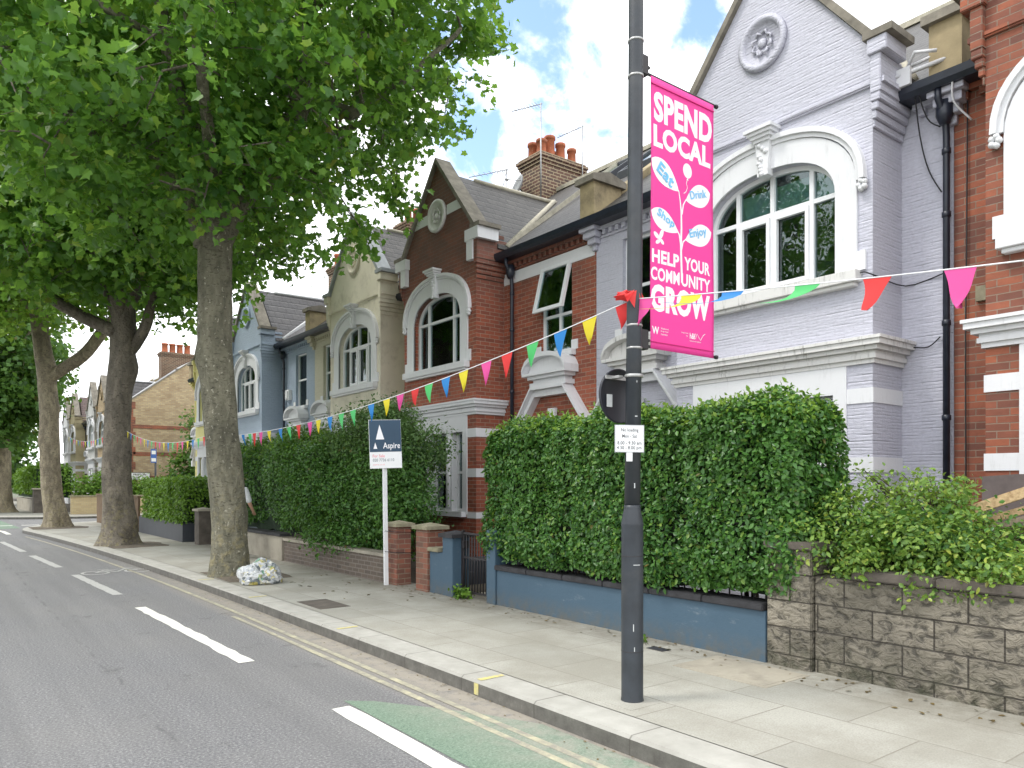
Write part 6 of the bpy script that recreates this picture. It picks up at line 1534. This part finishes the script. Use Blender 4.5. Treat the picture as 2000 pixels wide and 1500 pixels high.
# ---------------------------------------------------------------- street name plate, blue parking sign on its pole
d = empty('street_nameplate', (8.9, 45.9, 1.9), 'white street nameplate on the stock brick side wall', 'street sign')
d.location = (9.6, 48.5, 1.9)
m = MB(); m.box(9.1, 10.2, 48.52, 48.55, 1.88, 2.32); m.build('plate_back', 'ink', d); m = MB(); m.box(9.13, 10.17, 48.505, 48.519, 1.91, 2.29); pq = m.build('plate', 'sign_white', d)
text_obj('lettering', 'FRISTON', 9.3, 9.98, 2.13, 2.25, 'ink', pq, ((0, 48.503, 0), (1, 0, 0), (0, 0, 1)), bold=.02); text_obj('lettering', 'STREET  S.W.6', 9.17, 10.13, 1.95, 2.07, 'ink', pq, ((0, 48.503, 0), (1, 0, 0), (0, 0, 1)), bold=.02)
d = empty('parking_sign', (9.0, 41.9, .12), 'small blue sign on a black pole in front of the stock brick wall', 'sign')
X_, Y_ = 9.0, 41.6
d.location = (X_, Y_, .12)
m = MB(); m.tube([(X_, Y_, .12), (X_, Y_, 3.5)], .05, 10); m.build('pole', 'post', d)
m = MB(); m.box(X_ - .24, X_ + .03, Y_ - .075, Y_ - .06, 2.72, 3.42); pb = m.build('plate', 'sign_blue', d)
m = MB(); m.box(X_ - .20, X_ - .01, Y_ - .082, Y_ - .076, 3.15, 3.33); m.box(X_ - .21, X_ + .0, Y_ - .082, Y_ - .076, 2.78, 2.95); m.build('plate_panel', 'sign_white', pb)

# ---------------------------------------------------------------- person half hidden behind the nearest tree
def skin_fig(name, verts, edges, rads, mat, parent, origin, lev=2):
    me = bpy.data.meshes.new(name); o0 = Vector(origin)
    me.from_pydata([tuple(Vector(v) - o0) for v in verts], edges, []); me.materials.append(M[mat])
    o = bpy.data.objects.new(name, me); COL.objects.link(o); o.parent = parent
    sk_ = o.modifiers.new('skin', 'SKIN'); sb = o.modifiers.new('sub', 'SUBSURF'); sb.levels = sb.render_levels = lev
    for i, r_ in enumerate(rads): me.skin_vertices[0].data[i].radius = (r_, r_) if isinstance(r_, (int, float)) else r_
    me.skin_vertices[0].data[0].use_root = True; sk_.use_smooth_shade = True
    return o
M['skin'] = m_plain('skin', (.50, .30, .21), .5, .08, 9); M['shirt'] = m_plain('pale_shirt', (.55, .57, .58), .8, .08, 9); M['trousers'] = m_plain('dark_trousers', (.03, .035, .05), .85, .1, 9); M['hair'] = m_plain('dark_hair', (.03, .022, .015), .6, .2, 30); M['shoe'] = m_plain('dark_shoe', (.02, .02, .02), .5, .1, 9)
pb_ = Vector((4.95, 15.78, .12))
pe = empty('person', tuple(pb_), 'person in a pale shirt walking away, mostly hidden by the nearest tree trunk', 'person')
def pp(r, f, z): return tuple(pb_ + RV * r + FV * f + Vector((0, 0, z)))
# body: pelvis root, spine, neck, head, arms, legs in mid stride
V = [pp(0, 0, .95), pp(0, .0, 1.12), pp(0, .01, 1.3), pp(0, .0, 1.42), pp(0, .01, 1.5), pp(0, .03, 1.60), pp(0, .03, 1.70),
     pp(.17, 0, 1.39), pp(.27, -.01, 1.14), pp(.30, .14, .96), pp(.30, .21, .92), pp(-.17, 0, 1.39), pp(-.24, -.03, 1.12), pp(-.23, .10, .9), pp(-.22, .14, .84),
     pp(.09, 0, .9), pp(.10, .16, .5), pp(.10, .22, .09), pp(.10, .38, .04), pp(-.09, 0, .9), pp(-.10, -.06, .5), pp(-.10, -.32, .16), pp(-.10, -.24, .03)]
E = [(0, 1), (1, 2), (2, 3), (3, 4), (4, 5), (5, 6), (3, 7), (7, 8), (8, 9), (9, 10), (3, 11), (11, 12), (12, 13), (13, 14), (0, 15), (15, 16), (16, 17), (17, 18), (0, 19), (19, 20), (20, 21), (21, 22)]
Rr = [.13, .12, .145, .10, .052, .085, .07, .062, .043, .03, .022, .062, .043, .03, .022, .085, .055, .036, .03, .085, .055, .036, .03]
skin_fig('body', V, E, Rr, 'skin', pe, pb_)
skin_fig('shirt', [pp(0, 0, .92), pp(0, .0, 1.12), pp(0, .01, 1.3), pp(0, .0, 1.42), pp(.18, 0, 1.40), pp(.255, -.01, 1.2), pp(.275, .0, 1.13), pp(-.18, 0, 1.40), pp(-.235, -.03, 1.18), pp(0, 0, 1.47)], [(0, 1), (1, 2), (2, 3), (3, 4), (4, 5), (5, 6), (3, 7), (7, 8), (3, 9)], [.155, .145, .165, .12, .078, .066, .06, .078, .064, .07], 'shirt', pe, pb_)
skin_fig('trousers', [pp(0, 0, .95), pp(.09, 0, .88), pp(.10, .15, .5), pp(.10, .22, .14), pp(-.09, 0, .88), pp(-.10, -.06, .5), pp(-.10, -.30, .2)], [(0, 1), (1, 2), (2, 3), (0, 4), (4, 5), (5, 6)], [.145, .1, .072, .06, .1, .072, .058], 'trousers', pe, pb_)
skin_fig('hair', [pp(0, -.015, 1.62), pp(0, .01, 1.70), pp(0, .05, 1.74)], [(0, 1), (1, 2)], [.088, .092, .07], 'hair', pe, pb_)
for s, f0, z0_ in ((.10, .22, .05), (-.10, -.3, .1)):
    skin_fig('shoe', [pp(s, f0 - .04, z0_), pp(s, f0 + .08, z0_ - .01), pp(s, f0 + .19, z0_ - .02)], [(0, 1), (1, 2)], [.05, .05, .038], 'shoe', pe, pb_)
for k in range(5):
    a = (k - 2) * .016
    skin_fig('finger', [pp(.30 + a, .2, .925), pp(.295 + a, .25, .905 - .004 * abs(k - 2)), pp(.285 + a, .275, .875)], [(0, 1), (1, 2)], [.011, .010, .008], 'skin', pe, pb_, 1) if k != 4 else skin_fig('thumb', [pp(.275, .17, .935), pp(.255, .2, .92), pp(.25, .225, .90)], [(0, 1), (1, 2)], [.012, .011, .009], 'skin', pe, pb_, 1)

# ---------------------------------------------------------------- litter of dry leaves along wall and gutter
def scatter(n, fx, label, size=.05, name='leaf_litter'):
    P = np.array([fx() for _ in range(n)]); o = leaves(name, P, size, 'litter', None, LEAF_OVAL, None, .15, 0); o['kind'] = 'stuff'; o['label'] = label; o['category'] = 'leaf litter'
rr_ = random.Random(12)
def a(): x = 5.62 - abs(rr_.gauss(0, .18)); return (x, rr_.uniform(-.5, 14), .126)
scatter(210, a, 'dry leaves lying along the foot of the garden walls', .042)
def a(): y = rr_.uniform(-1, 13); return (kx(y) - abs(rr_.gauss(0, .09)) - .01, y, .008)
scatter(240, a, 'dry leaves and grit in the gutter below the kerb', .022)
def a(): return (rr_.uniform(4.2, 5.5), rr_.uniform(8.3, 12), .126)
scatter(26, a, 'scattered dry leaves on the paving near the for sale post', .07)
